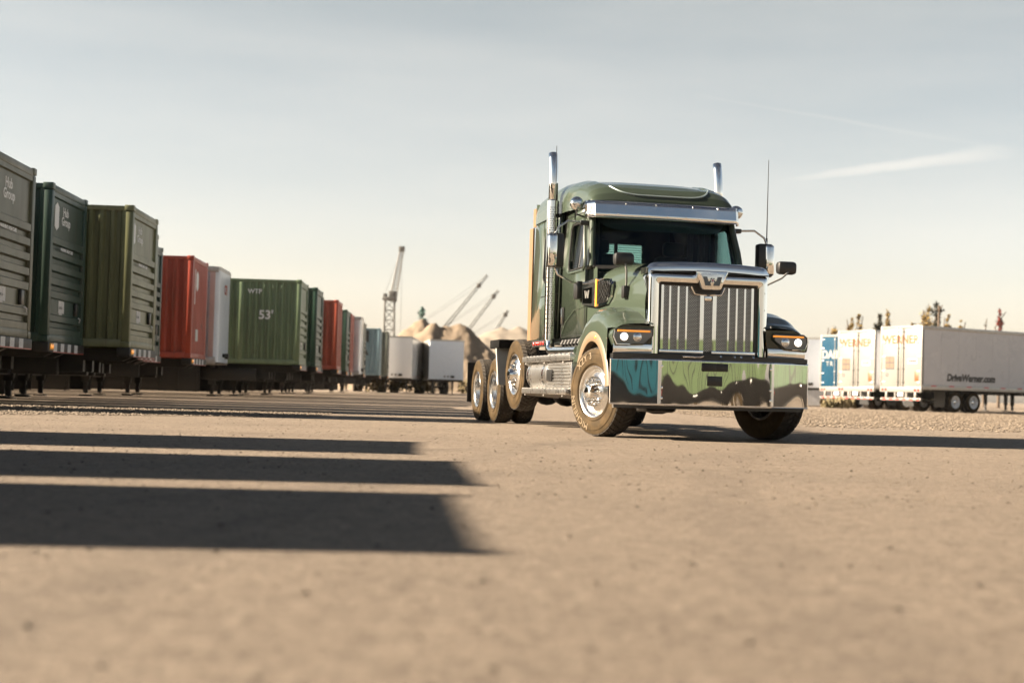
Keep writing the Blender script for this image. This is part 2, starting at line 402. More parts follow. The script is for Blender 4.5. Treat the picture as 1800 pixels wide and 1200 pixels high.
def thing(name, label, cat, loc=(0, 0, 0), rz=0, group=None):
    o = bpy.data.objects.new(name, None); COL.objects.link(o); o.empty_display_size = .3
    o.location = loc; o.rotation_euler = (0, 0, rz); o['label'] = label; o['category'] = cat
    if group: o['group'] = group
    return o
def tag(o, label, cat, group=None):
    o['label'] = label; o['category'] = cat
    if group: o['group'] = group
    return o
def inst(src, parent, name=None, loc=None):
    """a linked copy of one part under another thing"""
    c = src.copy(); COL.objects.link(c); c.parent = parent
    if name: c.name = name
    if loc is not None: c.location = loc
    return c
KIDS = {}
def copy_tree(o, parent=None, loc=None, rz=None):
    c = o.copy(); COL.objects.link(c)
    if parent: c.parent = parent
    if loc is not None: c.location = loc
    if rz is not None: c.rotation_euler = (0, 0, rz)
    for ch in [k for k in bpy.data.objects if k.parent == o]: copy_tree(ch, c)
    return c

# ---------------------------------------------------------------- ground
def ground():
    mb = MB()
    mb.grid(lambda a, b: (-1500 + 3000 * a, -600 + 3600 * b, 0), 30, 36)
    o = mb.build('ground', M_ground); o['kind'] = 'structure'
ground()
def stones(name, m, n, pos, size, kind='stuff'):
    mb = MB(); vs, fs = [], []
    for i in range(n):
        x, y = pos(); r = size(); h = r * random.uniform(.5, .8); a = random.uniform(0, 6.3)
        k = len(vs); seg = 5
        for j in range(seg):
            rr = r * random.uniform(.75, 1.15); vs.append((x + rr * math.cos(a + j * 1.257), y + rr * math.sin(a + j * 1.257), h * random.uniform(.2, .5)))
        vs.append((x + r * random.uniform(-.3, .3), y + r * random.uniform(-.3, .3), h)); vs.append((x, y, -h * .3))
        for j in range(seg):
            fs.append((k + j, k + (j + 1) % seg, k + seg)); fs.append((k + (j + 1) % seg, k + j, k + seg + 1))
    me = bpy.data.meshes.new(name); me.from_pydata(vs, [], fs); me.materials.append(m)
    o = bpy.data.objects.new(name, me); COL.objects.link(o); o['kind'] = kind
    return o
def left_patch():
    while True:
        x, y = random.uniform(-14, -3.2), random.uniform(17.0, 27)
        edge = 17.6 + max(0, (x + 8.5)) * .95 + noise.noise((x * .7, y * .2, 0)) * .8
        if y > edge: return x, y
def right_patch():
    while True:
        y = random.uniform(26, 66); x = random.uniform(3.2, 26)
        if x > 6 - (y - 26) * .13 + noise.noise((x * .2, y * .2, 3)) * 2: return x, y
stones('gravel', M_gravel, 15000, left_patch, lambda: random.uniform(.012, .034))
stones('gravel', M_gravel, 24000, right_patch, lambda: random.uniform(.015, .05))
def focus_zone():
    y = random.uniform(7, 27); return random.uniform(-.42, .42) * y, y
stones('loose_grit', M_gravel, 15000, focus_zone, lambda: random.choice((.003, .004, .004, .005, .006, .010)))
stones('loose_grit', M_pebble, 1300, focus_zone, lambda: random.choice((.004, .005, .006, .009, .014)))
def lot():
    y = 1.6 + 34 * random.random() ** 1.5
    return random.uniform(-.5, .5) * y * .9, y
stones('loose_pebbles', M_pebble, 1500, lot, lambda: random.choice((.003, .004, .005, .006, .008, .008, .014)))
# ---------------------------------------------------------------- wheels (axis x, outer face towards -x, origin at the hub)
WHEELS = {}
def tyre_meshes(Rt, w, r0, lugs=42, rows=4):
    mb = MB(); h = w / 2
    half = [(-.40 * w, r0 - .012), (-.455 * w, r0 + .012), (-.485 * w, r0 + .05), (-.5 * w, r0 + .42 * (Rt - r0)), (-.497 * w, r0 + .60 * (Rt - r0)),
            (-.47 * w, Rt - .055), (-.455 * w, Rt - .03), (-.40 * w, Rt - .02)]
    ring = half + [(-a, r) for a, r in half[::-1]]
    mb.lathe(ring, 'x', seg=72, closed=True)
    for rr in (r0 + .035, r0 + .045, Rt - .085): mb.lathe([(-.497 * w, rr), (-.505 * w, rr + .004), (-.497 * w, rr + .008)], 'x', seg=72)
    tyre = mb.mesh('tyre', M_rubber, 40)
    tb = MB(); bw = .90 * w / rows
    for r_ in range(rows):
        x0 = -.45 * w + r_ * bw
        for k in range(lugs):
            a = 2 * math.pi * (k + (.5 if r_ % 2 else 0)) / lugs; da = 2 * math.pi / lugs
            skew = da * .22 * (1 if r_ < rows / 2 else -1)
            lo = Rt - .028; edge = r_ in (0, rows - 1)
            def P(x, t, r): return (x, r * math.cos(t), r * math.sin(t))
            g = bw * .06; xa, xb = x0 + g, x0 + bw - g
            t0, t1 = a - da * .40, a + da * .40
            dr0 = .018 if r_ == 0 else 0; dr1 = .018 if r_ == rows - 1 else 0
            vs = [P(xa, t0 - skew, lo - dr0), P(xb, t0 + skew, lo - dr1), P(xb, t1 + skew, lo - dr1), P(xa, t1 - skew, lo - dr0),
                  P(xa, t0 - skew, Rt - dr0), P(xb, t0 + skew, Rt - dr1), P(xb, t1 + skew, Rt - dr1), P(xa, t1 - skew, Rt - dr0)]
            tb._add(vs, [(0, 3, 2, 1), (4, 5, 6, 7), (0, 1, 5, 4), (1, 2, 6, 5), (2, 3, 7, 6), (3, 0, 4, 7)])
    return tyre, tb.mesh('tread', M_tread_rubber, 30)
def make_wheel(kind, Rt, w, r0, rim_mat=None, lugs=42, rows=4, letters=False, nuts=None):
    """wheel (rim) with tyre, tread and hub under it; copied for every other wheel of the kind"""
    rim_mat = rim_mat or M_alu
    mb = MB()
    if kind == 'steer':
        d = -.30 * w
        prof = [(.42 * w, r0 + .01), (.40 * w, r0 - .03), (-.36 * w, r0 - .028), (-.40 * w, r0 - .012), (-.47 * w, r0 + .012), (-.485 * w, r0 + .006), (-.47 * w, r0 - .008), (-.40 * w, r0 - .03),
                (d, r0 - .045), (d - .030, r0 - .075), (d - .040, .20), (d - .055, .185), (d - .055, .05)]
        face, nut_r, hub_r, hub_l = d - .055, .143, .098, .085
    else:
        d = .16 * w
        prof = [(.42 * w, r0 + .01), (.40 * w, r0 - .03), (-.36 * w, r0 - .026), (-.47 * w, r0 + .012), (-.485 * w, r0 + .006), (-.47 * w, r0 - .008), (-.40 * w, r0 - .034),
                (d - .05, r0 - .045), (d, r0 - .075), (d - .01, .20), (d - .004, .05)]
        face, nut_r, hub_r, hub_l = d - .008, .143, .105, .10
    mb.lathe(prof, 'x', seg=64)
    mb.mi = 1; rr = r0 - .115 if kind == 'steer' else r0 - .10
    fx = (d - .0385) if kind == 'steer' else (d - .005)
    for k in range(10):
        a = 2 * math.pi * (k + .5) / 10
        t = Vector((0, -math.sin(a), math.cos(a))); rad = Vector((0, math.cos(a), math.sin(a)))
        c = Vector((fx - .004, rr * math.cos(a), rr * math.sin(a)))
        n = 12
        ring = [c + t * .030 * math.cos(2 * math.pi * j / n) + rad * .017 * math.sin(2 * math.pi * j / n) for j in range(n)]
        mb._add(ring + [v + Vector((.03, 0, 0)) for v in ring], [list(range(n))] + [(j, (j + 1) % n, n + (j + 1) % n, n + j) for j in range(n)])
    rim = mb.build('wheel', [rim_mat, M_black], None, 30)
    hb = MB()
    hb.lathe([(face, hub_r + .01), (face - .012, hub_r + .004), (face - hub_l * .5, hub_r * .92), (face - hub_l, hub_r * .74), (face - hub_l - .012, hub_r * .5), (face - hub_l - .012, .001)], 'x', seg=40)
    for k in range(10):
        a = 2 * math.pi * k / 10
        c = Vector((face, nut_r * math.cos(a), nut_r * math.sin(a)))
        hb.lathe([(face, .021), (face - .012, .021), (face - .013, .016), (face - .045, .014), (face - .055, .008), (face - .057, .0005)], 'x', (0, c.y, c.z), 10)
    hb.build('hub', nuts or M_chrome, rim, 30)
    tm, dm = tyre_meshes(Rt, w, r0, lugs, rows)
    for nm, me in (('tyre', tm), ('tread', dm)):
        o = bpy.data.objects.new(nm, me); COL.objects.link(o); o.parent = rim
    if letters:
        rm = (Rt + r0) / 2 + .012
        def arc(ang0, flip):
            def f(x, y, dd):
                a = ang0 + x / rm           # running clockwise as seen from outside
                r = rm + y
                return Vector((-.5 * w - dd - .001, -r * math.cos(a) * 1.0, r * math.sin(a)))
            return f
        lt = MB()
        # seen from -x: image right is -y ... letters run round the sidewall with their tops outwards
        def arcf(mid):
            def f(x, y, dd):
                a = mid - x / rm; r = rm + y
                return Vector((-.5 * w - dd - .0005, -math.cos(a) * r, math.sin(a) * r))
            return f
        lt.text('MICHELIN', .105, (0, 0, 0), (1, 0, 0), (0, 1, 0), .004, bend=arcf(R(222)), bold=.002, spacing=1.15)
        lt.build('sidewall_lettering', M_letter, rim); lt = MB()
        lt.text('XZY 3', .105, (0, 0, 0), (1, 0, 0), (0, 1, 0), .004, bend=arcf(R(118)), bold=.002, spacing=1.2)
        lt.build('sidewall_lettering', M_letter, rim)
    rim.location = (0, 0, -50)
    return rim
def put_wheel(proto, parent, loc, rz=0, first=[]):
    """move the prototype itself the first time it is used, copy it after that"""
    if proto.parent is None and not proto.get('used'):
        proto['used'] = 1; c = proto
    else: c = copy_tree(proto)
    if 'used' in c.keys() and c is not proto: del c['used']
    c.parent = parent; c.location = loc; c.rotation_euler = (0, 0, rz)
    return c
def quick_wheel():
    w = make_wheel('drive', .50, .27, .29, M_whitegloss, 36, 4)
    return w
TW = make_wheel('drive', .505, .27, .29, M_rimdark, 30, 3, nuts=M_rimdark)       # trailer wheel

# ---------------------------------------------------------------- intermodal container: origin at the bottom near corner of its front end, long axis -x
def corr(mb, x0, x1, y, z0, z1, depth, pitch, sgn):
    """vertical trapezoid corrugation between x0 and x1 (x1 < x0)"""
    n = max(1, round((x0 - x1) / pitch)); p = (x0 - x1) / n; xs = []
    for k in range(n):
        a = x0 - k * p
        xs += [(a, 0), (a - p * .28, 0), (a - p * .46, depth), (a - p * .82, depth)]
    xs.append((x1, 0))
    vs = [(x, y + sgn * d, z) for x, d in xs for z in (z0, z1)]
    mb._add(vs, [(2 * i, 2 * i + 2, 2 * i + 3, 2 * i + 1) for i in range(len(xs) - 1)])
CM = {}
def container(label, m, style, loc, rz, group='containers in the left row', L=16.15, texts=(), side_texts=(), logo=None, placard=True, back=None):
    H, Wd = 2.9, 2.59
    root = thing('shipping_container', label, 'container', loc, rz, group)
    if style == 'steel' and 'camera' in label: style = 'panel'
    key = (m.name, style, L)
    if key not in CM:
        c = {}
        posts = [0] + ([-2.03, -(L - 2.03)] if L > 13 else [])
        for nm, y, sg in (('near', 0, 1), ('far', Wd, -1)):
            mb = MB(); stops = sorted([-.16] + [q for q in posts if q < 0] + [-(L - .16)], reverse=True)
            for a, b in zip(stops[:-1], stops[1:]):
                aa = a - (.09 if a in posts else 0); bb = b + (.09 if b in posts else 0)
                corr(mb, aa, bb, y + sg * .012, .17, 2.80, {'steel': .058, 'panel': .004}.get(style, .062), {'steel': .29, 'panel': 1.15}.get(style, .235), sg)
            c['side_wall_' + nm] = mb.mesh('side_wall', m)
        mb = MB()
        for y0, y1 in ((.004, .11), (Wd - .11, Wd - .004)):
            mb.box(-L + .16, -.16, y0, y1, .0, .165, .01); mb.box(-L + .16, -.16, y0, y1, 2.79, H - .012, .01)
        for x in (0, -L + .12):
            mb.box(x - .12, x - .004, .16, Wd - .16, 0, .14, .01); mb.box(x - .12, x - .004, .16, Wd - .16, 2.76, H - .015, .01)
        for q in posts[1:]:
            for y0, y1 in ((-.004, .12), (Wd - .12, Wd + .004)): mb.box(q - .085, q + .085, y0, y1, .12, 2.78, .012)
        c['frame_rails'] = mb.mesh('frame_rails', m)
        mb = MB(); mb.box(-.165, -.002, 0, .165, .12, 2.78, .015); c['corner_post'] = mb.mesh('corner_post', m)
        mb = MB(); mb.box(-.178, .006, -.005, .162, 0, .118, .008)
        c['corner_casting'] = mb.mesh('corner_casting', m)
        mb = MB(); n = int(L / .5)
        mb.box(-L + .1, -.1, .08, Wd - .08, 2.83, 2.868); mb.box(-L + .1, -.1, .05, Wd - .05, .09, .12)
        for k in range(n): mb.box(-.3 - k * (L - .5) / n - .2, -.3 - k * (L - .5) / n, .12, Wd - .12, 2.866, 2.88)
        c['roof'] = mb.mesh('roof', m)
        mb = MB()
        if style in ('steel', 'panel'):                               # vertical corrugation
            t = MB(); corr(t, Wd - .16, .16, 0, .14, 2.77, .045, .25, 1)
            for f in t.bm.faces: mb._add([(-.012 - v.co.y, v.co.x, v.co.z) for v in f.verts], [list(range(len(f.verts)))])
            t.bm.free()
        else:                                                         # horizontally ribbed front wall: (z, x)
            pr = [(.14, -.014), (.16, -.012), (.26, -.012), (.28, -.07), (.37, -.07), (.39, -.012), (.50, -.012), (.52, -.05), (.80, -.05), (.82, -.012)]
            z = .94
            for k in range(4):
                pr += [(z, -.012), (z + .025, -.075), (z + .105, -.075), (z + .13, -.012)]; z += .25
            pr += [(1.94, -.012), (1.96, -.05), (2.66, -.05), (2.68, -.012), (2.77, -.012)]
            mb._add([(x, y, z_) for z_, x in pr for y in (.16, Wd - .16)], [(2 * i, 2 * i + 1, 2 * i + 3, 2 * i + 2) for i in range(len(pr) - 1)])
        c['front_wall'] = mb.mesh('front_wall', m, 20)
        mb = MB(); mb.box(-L + .0, -L + .05, .17, Wd / 2 - .01, .15, 2.75, .01); c['door'] = mb.mesh('door', m)
        mb = MB()
        for y in (.45, .95): mb.tube([(-L - .03, y, .1), (-L - .03, y, 2.8)], .018, 8)
        c['lock_bar'] = mb.mesh('lock_bar', M_steelgal)
        CM[key] = c
    c = CM[key]
    def part(nm, me, loc=(0, 0, 0), mirror=None, par=root):
        o = bpy.data.objects.new(nm, me); COL.objects.link(o); o.parent = par; o.location = loc
        if mirror: o.scale = mirror
        return o
    part('side_wall', c['side_wall_near']); part('side_wall', c['side_wall_far']); part('frame_rails', c['frame_rails']); part('roof', c['roof'])
    part('front_wall', c['front_wall'])
    for x in (0, 1):
        for y in (0, 1):
            p = part('corner_post', c['corner_post'], (-L * x, Wd * y, 0), (-1 if x else 1, -1 if y else 1, 1))
            part('corner_casting', c['corner_casting'], (0, 0, 0), None, p); part('corner_casting', c['corner_casting'], (0, 0, H - .11), None, p)
    for y in (0, 1):
        d = part('door', c['door'], (0, Wd * y, 0), (1, -1 if y else 1, 1)); part('lock_bar', c['lock_bar'], (0, 0, 0), None, d)
    for body, size, y, z, mm, x in texts:
        MB().text(body, size, (x, y, z), (0, 1, 0), (0, 0, 1), .003, 'LEFT', bold=size * .02).build('lettering', mm, root)
    for body, size, x, z, mm in side_texts:
        MB().text(body, size, (x, .010, z), (1, 0, 0), (0, 0, 1), .004, 'CENTER', bold=size * .025).build('lettering', mm, root)
    if logo:
        y0, y1, z0, z1 = logo; mb = MB(); ym = (y0 + y1) / 2; h = z1 - z0
        mb.prism([(y0, z0 + h * .14), (ym, z0), (y1, z0 + h * .14), (y1, z1 - h * .14), (ym, z1), (y0, z1 - h * .14)], 'x', -.048, -.043)
        mb.build('logo_panel', M_decal, root)
    if placard and style not in ('steel', 'panel'):
        mb = MB(); mb.box(-.047, -.044, .85, 1.25, .56, .79); mb.box(-.047, -.0445, .90, 1.12, .53, .555)
        o = mb.build('placard', M_paper, root)
        MB().text('53,800 lbs', .07, (-.0435, .87, .66), (0, 1, 0), (0, 0, 1), .001, 'LEFT', sx=.9).build('lettering', M_darkdecal, o)
        mb = MB(); mb.box(-.05, .012, 1.95, 2.12, .55, .80, .015); mb.build('document_box', M_black, root)
        mb = MB(); mb.tube([(.02, 2.10, .52), (.03, 2.2, .50), (.0, 2.26, .44)], .012, 6); mb.build('door_tie', M_whitegloss, root)
    if style == 'panel':
        for k in range(13):
            mb = MB(); mb.box(-1.24 - 1.15 * k, -1.07 - 1.15 * k, .004, .012, .16, 2.8); mb.build('seam_strip', M_frame, root)
    # dark roof vents high on the near side, as on the real boxes
    if style not in ('steel', 'panel'):
        for k in range(3):
            mb = MB(); mb.box(-.62 - .3 * k - .09, -.62 - .3 * k, .002, .03, 2.55, 2.72, .01); mb.build('vent_cover', M_frame if style == 'ribdark' else m, root)
    return root

# ---------------------------------------------------------------- container chassis: same origin on the ground under the container's corner
CH = None
def chassis(label, loc, rz, lights=True, yellow=False, detail=True):
    global CH
    if CH is None:
        c = {}; Wd = 2.59
        mb = MB()
        for y in (.82, 1.60):
            mb.prism([(-.05, 1.15), (-.05, 1.02), (-.3, .90), (-1.1, .90), (-1.1, .66), (-2.2, .62), (-15.9, .62), (-15.9, 1.15)], 'y', y, y + .17)
        for x in (-1.2, -2.4, -4.2, -6, -8, -10, -12, -14): mb.box(x - .05, x + .05, .99, 1.6, .86 if x < -3 else 1.03, 1.1)
        for x in (-2.95, -9.5, -15.75): mb.box(x - .08, x + .08, .02, Wd - .02, 1.0, 1.16, .01)
        c['frame'] = mb.mesh('frame', M_frame)
        mb = MB(); mb.box(-.24, .03, -.02, Wd + .02, .985, 1.165, .015); c['front_bolster'] = mb.mesh('front_bolster', M_frame)
        mb = MB(); mb.box(-11.6, -3.35, .03, .07, .17, 1.02, .01); [mb.box(-3.5 - .62 * k, -3.44 - .62 * k, .01, .03, .15, 1.04) for k in range(13)]; mb.box(-3.34, -1.5, .3, .5, .58, 1.0, .03); c['filler_skirt_mesh'] = mb.mesh('filler_skirt', M_frame)  # added dark skirt panels, hide the bright ground under the row
        mb = MB(); mb.box(-9.3, -7.2, .3, 2.3, .42, .95, .03); c['filler_box'] = mb.mesh('filler_box', M_frame)  # added dark box, deepens the shade under the row
        mb = MB(); mb.prism([(-3.05, .55), (-2.95, .55), (-2.95, .95), (-3.05, .95)], 'y', .5, 2.1); c['support_brace'] = mb.mesh('support_brace', M_frame)
        mb = MB(); mb.box(-.11, .11, -.07, .07, .42, 1.02, .01); mb.box(-.06, .06, -.045, .045, .10, .5, .005); mb.box(-.15, .15, -.14, .14, .02, .06, .01); mb.tube([(0, 0, .08), (.25, 0, .8)], .02, 6)
        c['landing_leg'] = mb.mesh('landing_leg', M_frame)
        mb = MB(); mb.tube([(0, .22, .505), (0, 2.37, .505)], .065, 12); mb.box(-.5, .5, .84, .97, .62, .82, .02); mb.box(-.5, .5, 1.62, 1.75, .62, .82, .02); c['axle'] = mb.mesh('axle', M_frame)
        mb = MB(); mb.box(-.012, .012, -.3, .3, .35, 1.0); c['mudflap'] = mb.mesh('mudflap', M_black)
        mb = MB(); mb.box(-.05, .05, .1, Wd - .1, .42, .52, .01); mb.box(-.05, .05, .5, .6, .5, .9); mb.box(-.05, .05, 1.95, 2.05, .5, .9); c['underride_guard'] = mb.mesh('underride_guard', M_frame)
        CH = c
    root = thing('container_chassis', label, 'trailer chassis', loc, rz, 'chassis under the left row')
    def part(nm, loc=(0, 0, 0), par=root, me=None):
        o = bpy.data.objects.new(nm, me or CH[nm]); COL.objects.link(o); o.parent = par; o.location = loc; return o
    fr = part('frame'); fb = part('front_bolster'); part('filler_skirt', me=CH['filler_skirt_mesh']); part('filler_skirt', (0, 2.49, 0), me=CH['filler_skirt_mesh']); part('support_brace'); part('filler_box')
    if yellow: pass
    for y in (.45, 2.14): part('landing_leg', (-3.0, y, 0))
    for x in (-12.7, -13.95):
        part('axle', (x, 0, 0))
        for y, rz_ in ((.02, R(90)), (.34, R(90)), (2.25, R(-90)), (2.57, R(-90))):
            put_wheel(TW, root, (x, y + (.14 if rz_ > 0 else -.14), .505), rz_)
    for y in (.3, 2.29): part('mudflap', (-15.0, y, 0))
    part('underride_guard', (-15.85, 0, 0))
    key = 'lights'
    if 'amber' not in CH:
        mb = MB(); mb.box(.028, .045, .06, .30, 1.02, 1.15, .01); CH['amber_holder'] = mb.mesh('light_holder', M_gold)
        mb = MB()
        mb.lathe([(.044, .045), (.058, .042), (.064, .02), (.065, .001)], 'x', (0, .12, 1.085), 16)
        CH['amber'] = mb.mesh('marker_light', M_amber)
        mb = MB()
        mb.box(.030, .033, .34, .58, 1.0, 1.155)
        CH['tape_w'] = mb.mesh('reflective_plate', M_paper)
        mb = MB()
        for k in range(4): mb.box(.030, .0335, .59 + .5 * k, .83 + .5 * k, 1.0, 1.155)
        CH['tape_r'] = mb.mesh('reflective_tape', M_tape_red if False else M_frame)
        mb = MB(); mb.box(.031, .036, .31, 2.55, .985, .998); CH['trim_strip'] = mb.mesh('trim_strip', M_tape_red)
        mb = MB()
        for k in range(5): mb.box(-4 - k * 1.9, -3.6 - k * 1.9, .810, .8165, .92, .97)
        CH['side_tape'] = mb.mesh('reflective_tape', M_tape_white)
    if lights:
        h = part('light_holder', me=CH['amber_holder'], par=fb); part('marker_light', me=CH['amber'], par=fb); part('marker_light', (0, .115, 0), fb, CH['amber'])
        [part('reflective_plate', (0, .5 * k, 0), fb, CH['tape_w']) for k in range(4)]; part('trim_strip', me=CH['trim_strip'], par=fb)
    part('reflective_tape', me=CH['side_tape'])
    return root

# ---------------------------------------------------------------- van trailer: nose at x=0 facing +x, doors at x=-L, origin on the ground under the nose
def van_trailer(label, loc, rz, L=16.15, body=None, nose=None, door=None, group='van trailers', rounded=.12, door_text=None, side_text=None, tanks=False, dolly=False, H=4.08, wheel_mat=None, skirt=False, text_col=None, placards=False, bars=None, floor=1.12, nose_text=(), roundnose=False):
    body = body or M_whitegloss; nose = nose or body; door = door or body
    root = thing('van_trailer', label, 'trailer', loc, rz, group)
    w = 1.295
    def P(nm, mb, m, par=root, angle=35): return mb.build(nm, m, par, angle)
    for s in (-1, 1):
        mb = MB(); n = 13; xs = [-L + .1 + (L - rounded - .1) * k / n for k in range(n + 1)]
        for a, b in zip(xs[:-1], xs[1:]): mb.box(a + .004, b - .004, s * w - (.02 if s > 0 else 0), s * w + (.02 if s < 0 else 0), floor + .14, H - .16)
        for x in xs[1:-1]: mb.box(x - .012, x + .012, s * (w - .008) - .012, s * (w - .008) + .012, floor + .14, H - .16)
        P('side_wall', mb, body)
        mb = MB(); mb.box(-L, -.05, s * w - .03, s * w + .03, floor - .06, floor + .16, .012); r_ = P('bottom_rail', mb, M_steelgal)
        mb = MB()
        for k in range(12): mb.box(-L + .6 + k * 1.25, -L + .95 + k * 1.25, s * (w + .031) - .003, s * (w + .031) + .003, floor + .10, floor + .15)
        build_each(mb, 'reflective_tape', M_tape_red, r_)
        mb = MB(); mb.box(-L, -.02, s * w - .03, s * w + .025, H - .17, H - .02, .012); P('top_rail', mb, M_steelgal)
    mb = MB(); mb.box(-L + .03, -.03, -w + .02, w - .02, H - .045, H); P('roof', mb, body)
    mb = MB(); mb.box(-L + .03, -.05, -w + .03, w - .03, floor - .02, floor + .05)
    for k in range(14): mb.box(-L + .6 + k * 1.1, -L + .7 + k * 1.1, -w + .05, w - .05, floor - .14, floor - .02)
    P('floor', mb, M_frame)
    rr = .28 if roundnose else .06
    poly = [(-.4, -w)] + [(-rr + rr * math.sin(R(a)), -w + rr - rr * math.cos(R(a))) for a in range(0, 91, 15)] + [(-rr + rr * math.sin(R(a)), w - rr + rr * math.cos(R(a))) for a in range(90, -1, -15)] + [(-.4, w)]
    mb = MB(); mb.prism(poly, 'z', floor, H - .05); nz = P('nose', mb, nose, angle=40)
    mb = MB(); mb.prism([(x + (.006 if x > -.39 else 0), y * 1.004) for x, y in poly], 'z', H - .11, H + .004); P('nose_cap', mb, M_steelgal, nz)
    for body_, size, y, z, mm in nose_text: MB().text(body_, size, (.003, y, z), (0, 1, 0), (0, 0, 1), .004, 'CENTER', bold=size * .03).build('lettering', mm, nz)
    mb = MB(); mb.box(-.4, .11, .35, .62, 1.25, 1.42, .02); mb.tube([(.0, -.1, 1.35), (.08, -.1, 1.35)], .06, 12); mb.tube([(.0, .15, 1.35), (.08, .15, 1.35)], .06, 12); build_each(mb, 'air_line_coupling', M_black, nz)
    # rear frame, doors, lock bars
    x = -L
    mb = MB(); mb.box(x - .04, x + .1, -w - .005, -w + .09, floor, H, .01); mb.box(x - .04, x + .1, w - .09, w + .005, floor, H, .01); mb.box(x - .04, x + .1, -w + .09, w - .09, H - .12, H, .01); mb.box(x - .05, x + .1, -w, w, floor - .20, floor + .06, .01)
    rf = P('rear_frame', mb, M_white)
    for s in (-1, 1):
        mb = MB(); mb.box(x - .025, x + .03, min(s * .012, s * (w - .095)), max(s * .012, s * (w - .095)), floor + .07, H - .13, .006); d = P('door', mb, door)
        mb = MB()
        for yy in (.16,): mb.tube([(x - .045, s * yy, floor + .02), (x - .045, s * yy, H - .1)], .017, 8)
        for z in (floor + .25, 2.0, 3.0, H - .3): mb.box(x - .062, x - .02, s * .16 - .05, s * .16 + .05, z, z + .06, .005)
        P('lock_bar', mb, bars or M_frame, d)
        for z in (floor + .25, 1.9, 2.6, 3.3, H - .3): mb = MB(); mb.box(x - .04, x - .015, s * (w - .2) - .09, s * (w - .2) + .1, z, z + .05, .005); P('hinge', mb, M_steelgal, d)
        mb = MB()
        for k in range(2): mb.tube([(x - .05, s * (w - .18 - .2 * k), floor - .09), (x - .066, s * (w - .18 - .2 * k), floor - .09)], .06, 14)
        build_each(mb, 'tail_light', M_red, rf)
    mb = MB()
    for yy in (-.9, .9): mb.box(x - .04, x + .06, yy - .06, yy + .06, .58, floor - .18, .01)
    mb.box(x - .05, x + .06, -w + .03, w - .03, .52, .64, .012)
    for yy in (-.35, .35): mb.box(x - .03, x + .05, yy - .04, yy + .04, .6, floor - .18)
    ug = P('underride_guard', mb, M_white)
    mb = MB()
    for k in range(6): mb.box(x - .0545, x - .050, -w + .1 + k * .42, -w + .31 + k * .42, .545, .615)
    build_each(mb, 'reflective_tape', M_tape_red, ug)
    mb = MB(); mb.box(x - .045, x - .03, -.17, .17, .72, .90); P('licence_plate', mb, M_paper, root)
    if door_text:
        for body_, size, y, z, mm, b in door_text:
            MB().text(body_, size, (x - .026, y, z), (0, -1, 0), (0, 0, 1), .004, 'CENTER', bold=b).build('lettering', mm, root)
    if placards:
        mb = MB(); mb.box(x - .03, x - .024, .42, .98, 2.0, 2.62); pl = P('placard', mb, M_darkdecal)
        mb = MB()
        for i in range(2):
            for j in range(2): mb.box(x - .033, x - .0295, .45 + .27 * i, .69 + .27 * i, 2.06 + .29 * j, 2.30 + .29 * j)
        P('placard_face', mb, M_tan, pl)
        mb = MB(); mb.box(x - .03, x - .024, -.98, -.42, 2.28, 2.50); pl = P('placard', mb, M_paper)
        mb = MB(); mb.box(x - .033, x - .0295, -.95, -.45, 2.36, 2.46); P('placard_face', mb, M_tape_red, pl)
        mb = MB(); mb.box(x - .03, x - .024, -1.1, -.86, 1.45, 1.90, .004); P('yellow_sticker', mb, M_orange)
        mb = MB(); mb.lathe([(x - .024, .09), (x - .029, .09), (x - .029, .055), (x - .024, .055)], 'x', (0, .86, 1.75), 20); P('round_sticker', mb, M_darkdecal)
    if side_text:
        for body_, size, xx, z, mm, s in side_text:
            MB().text(body_, size, (xx, s * (w + .001), z), (-s * 1, 0, 0), (0, 0, 1), .004, 'CENTER', bold=.03, shear=.18).build('lettering', mm, root)
    # running gear
    for ax in (x + 2.4, x + 3.7):
        mb = MB(); mb.tube([(ax, -1.1, .505), (ax, 1.1, .505)], .065, 12); mb.box(ax - .5, ax + .5, -.6, -.45, .62, .95, .02); mb.box(ax - .5, ax + .5, .45, .6, .62, .95, .02); P('axle', mb, M_frame)
        for y, a in ((-1.14, R(90)), (-.80, R(90)), (.80, R(-90)), (1.14, R(-90))): put_wheel(TWW if wheel_mat else TW, root, (ax, y, .505), a)
    for s in (-1, 1):
        mb = MB(); mb.box(x + 1.62, x + 1.64, s * .95 - .32, s * .95 + .32, .25, .98); P('mudflap', mb, M_black)
        mb = MB(); mb.box(-2.9, -2.7, s * .75 - .07, s * .75 + .07, .4, 1.05, .01); mb.box(-2.86, -2.74, s * .75 - .045, s * .75 + .045, .1, .5); mb.box(-2.95, -2.65, s * .75 - .15, s * .75 + .15, .02, .06, .01); P('landing_leg', mb, M_frame)
    return root
TWW = make_wheel('drive', .505, .27, .29, M_whitegloss, 30, 3)
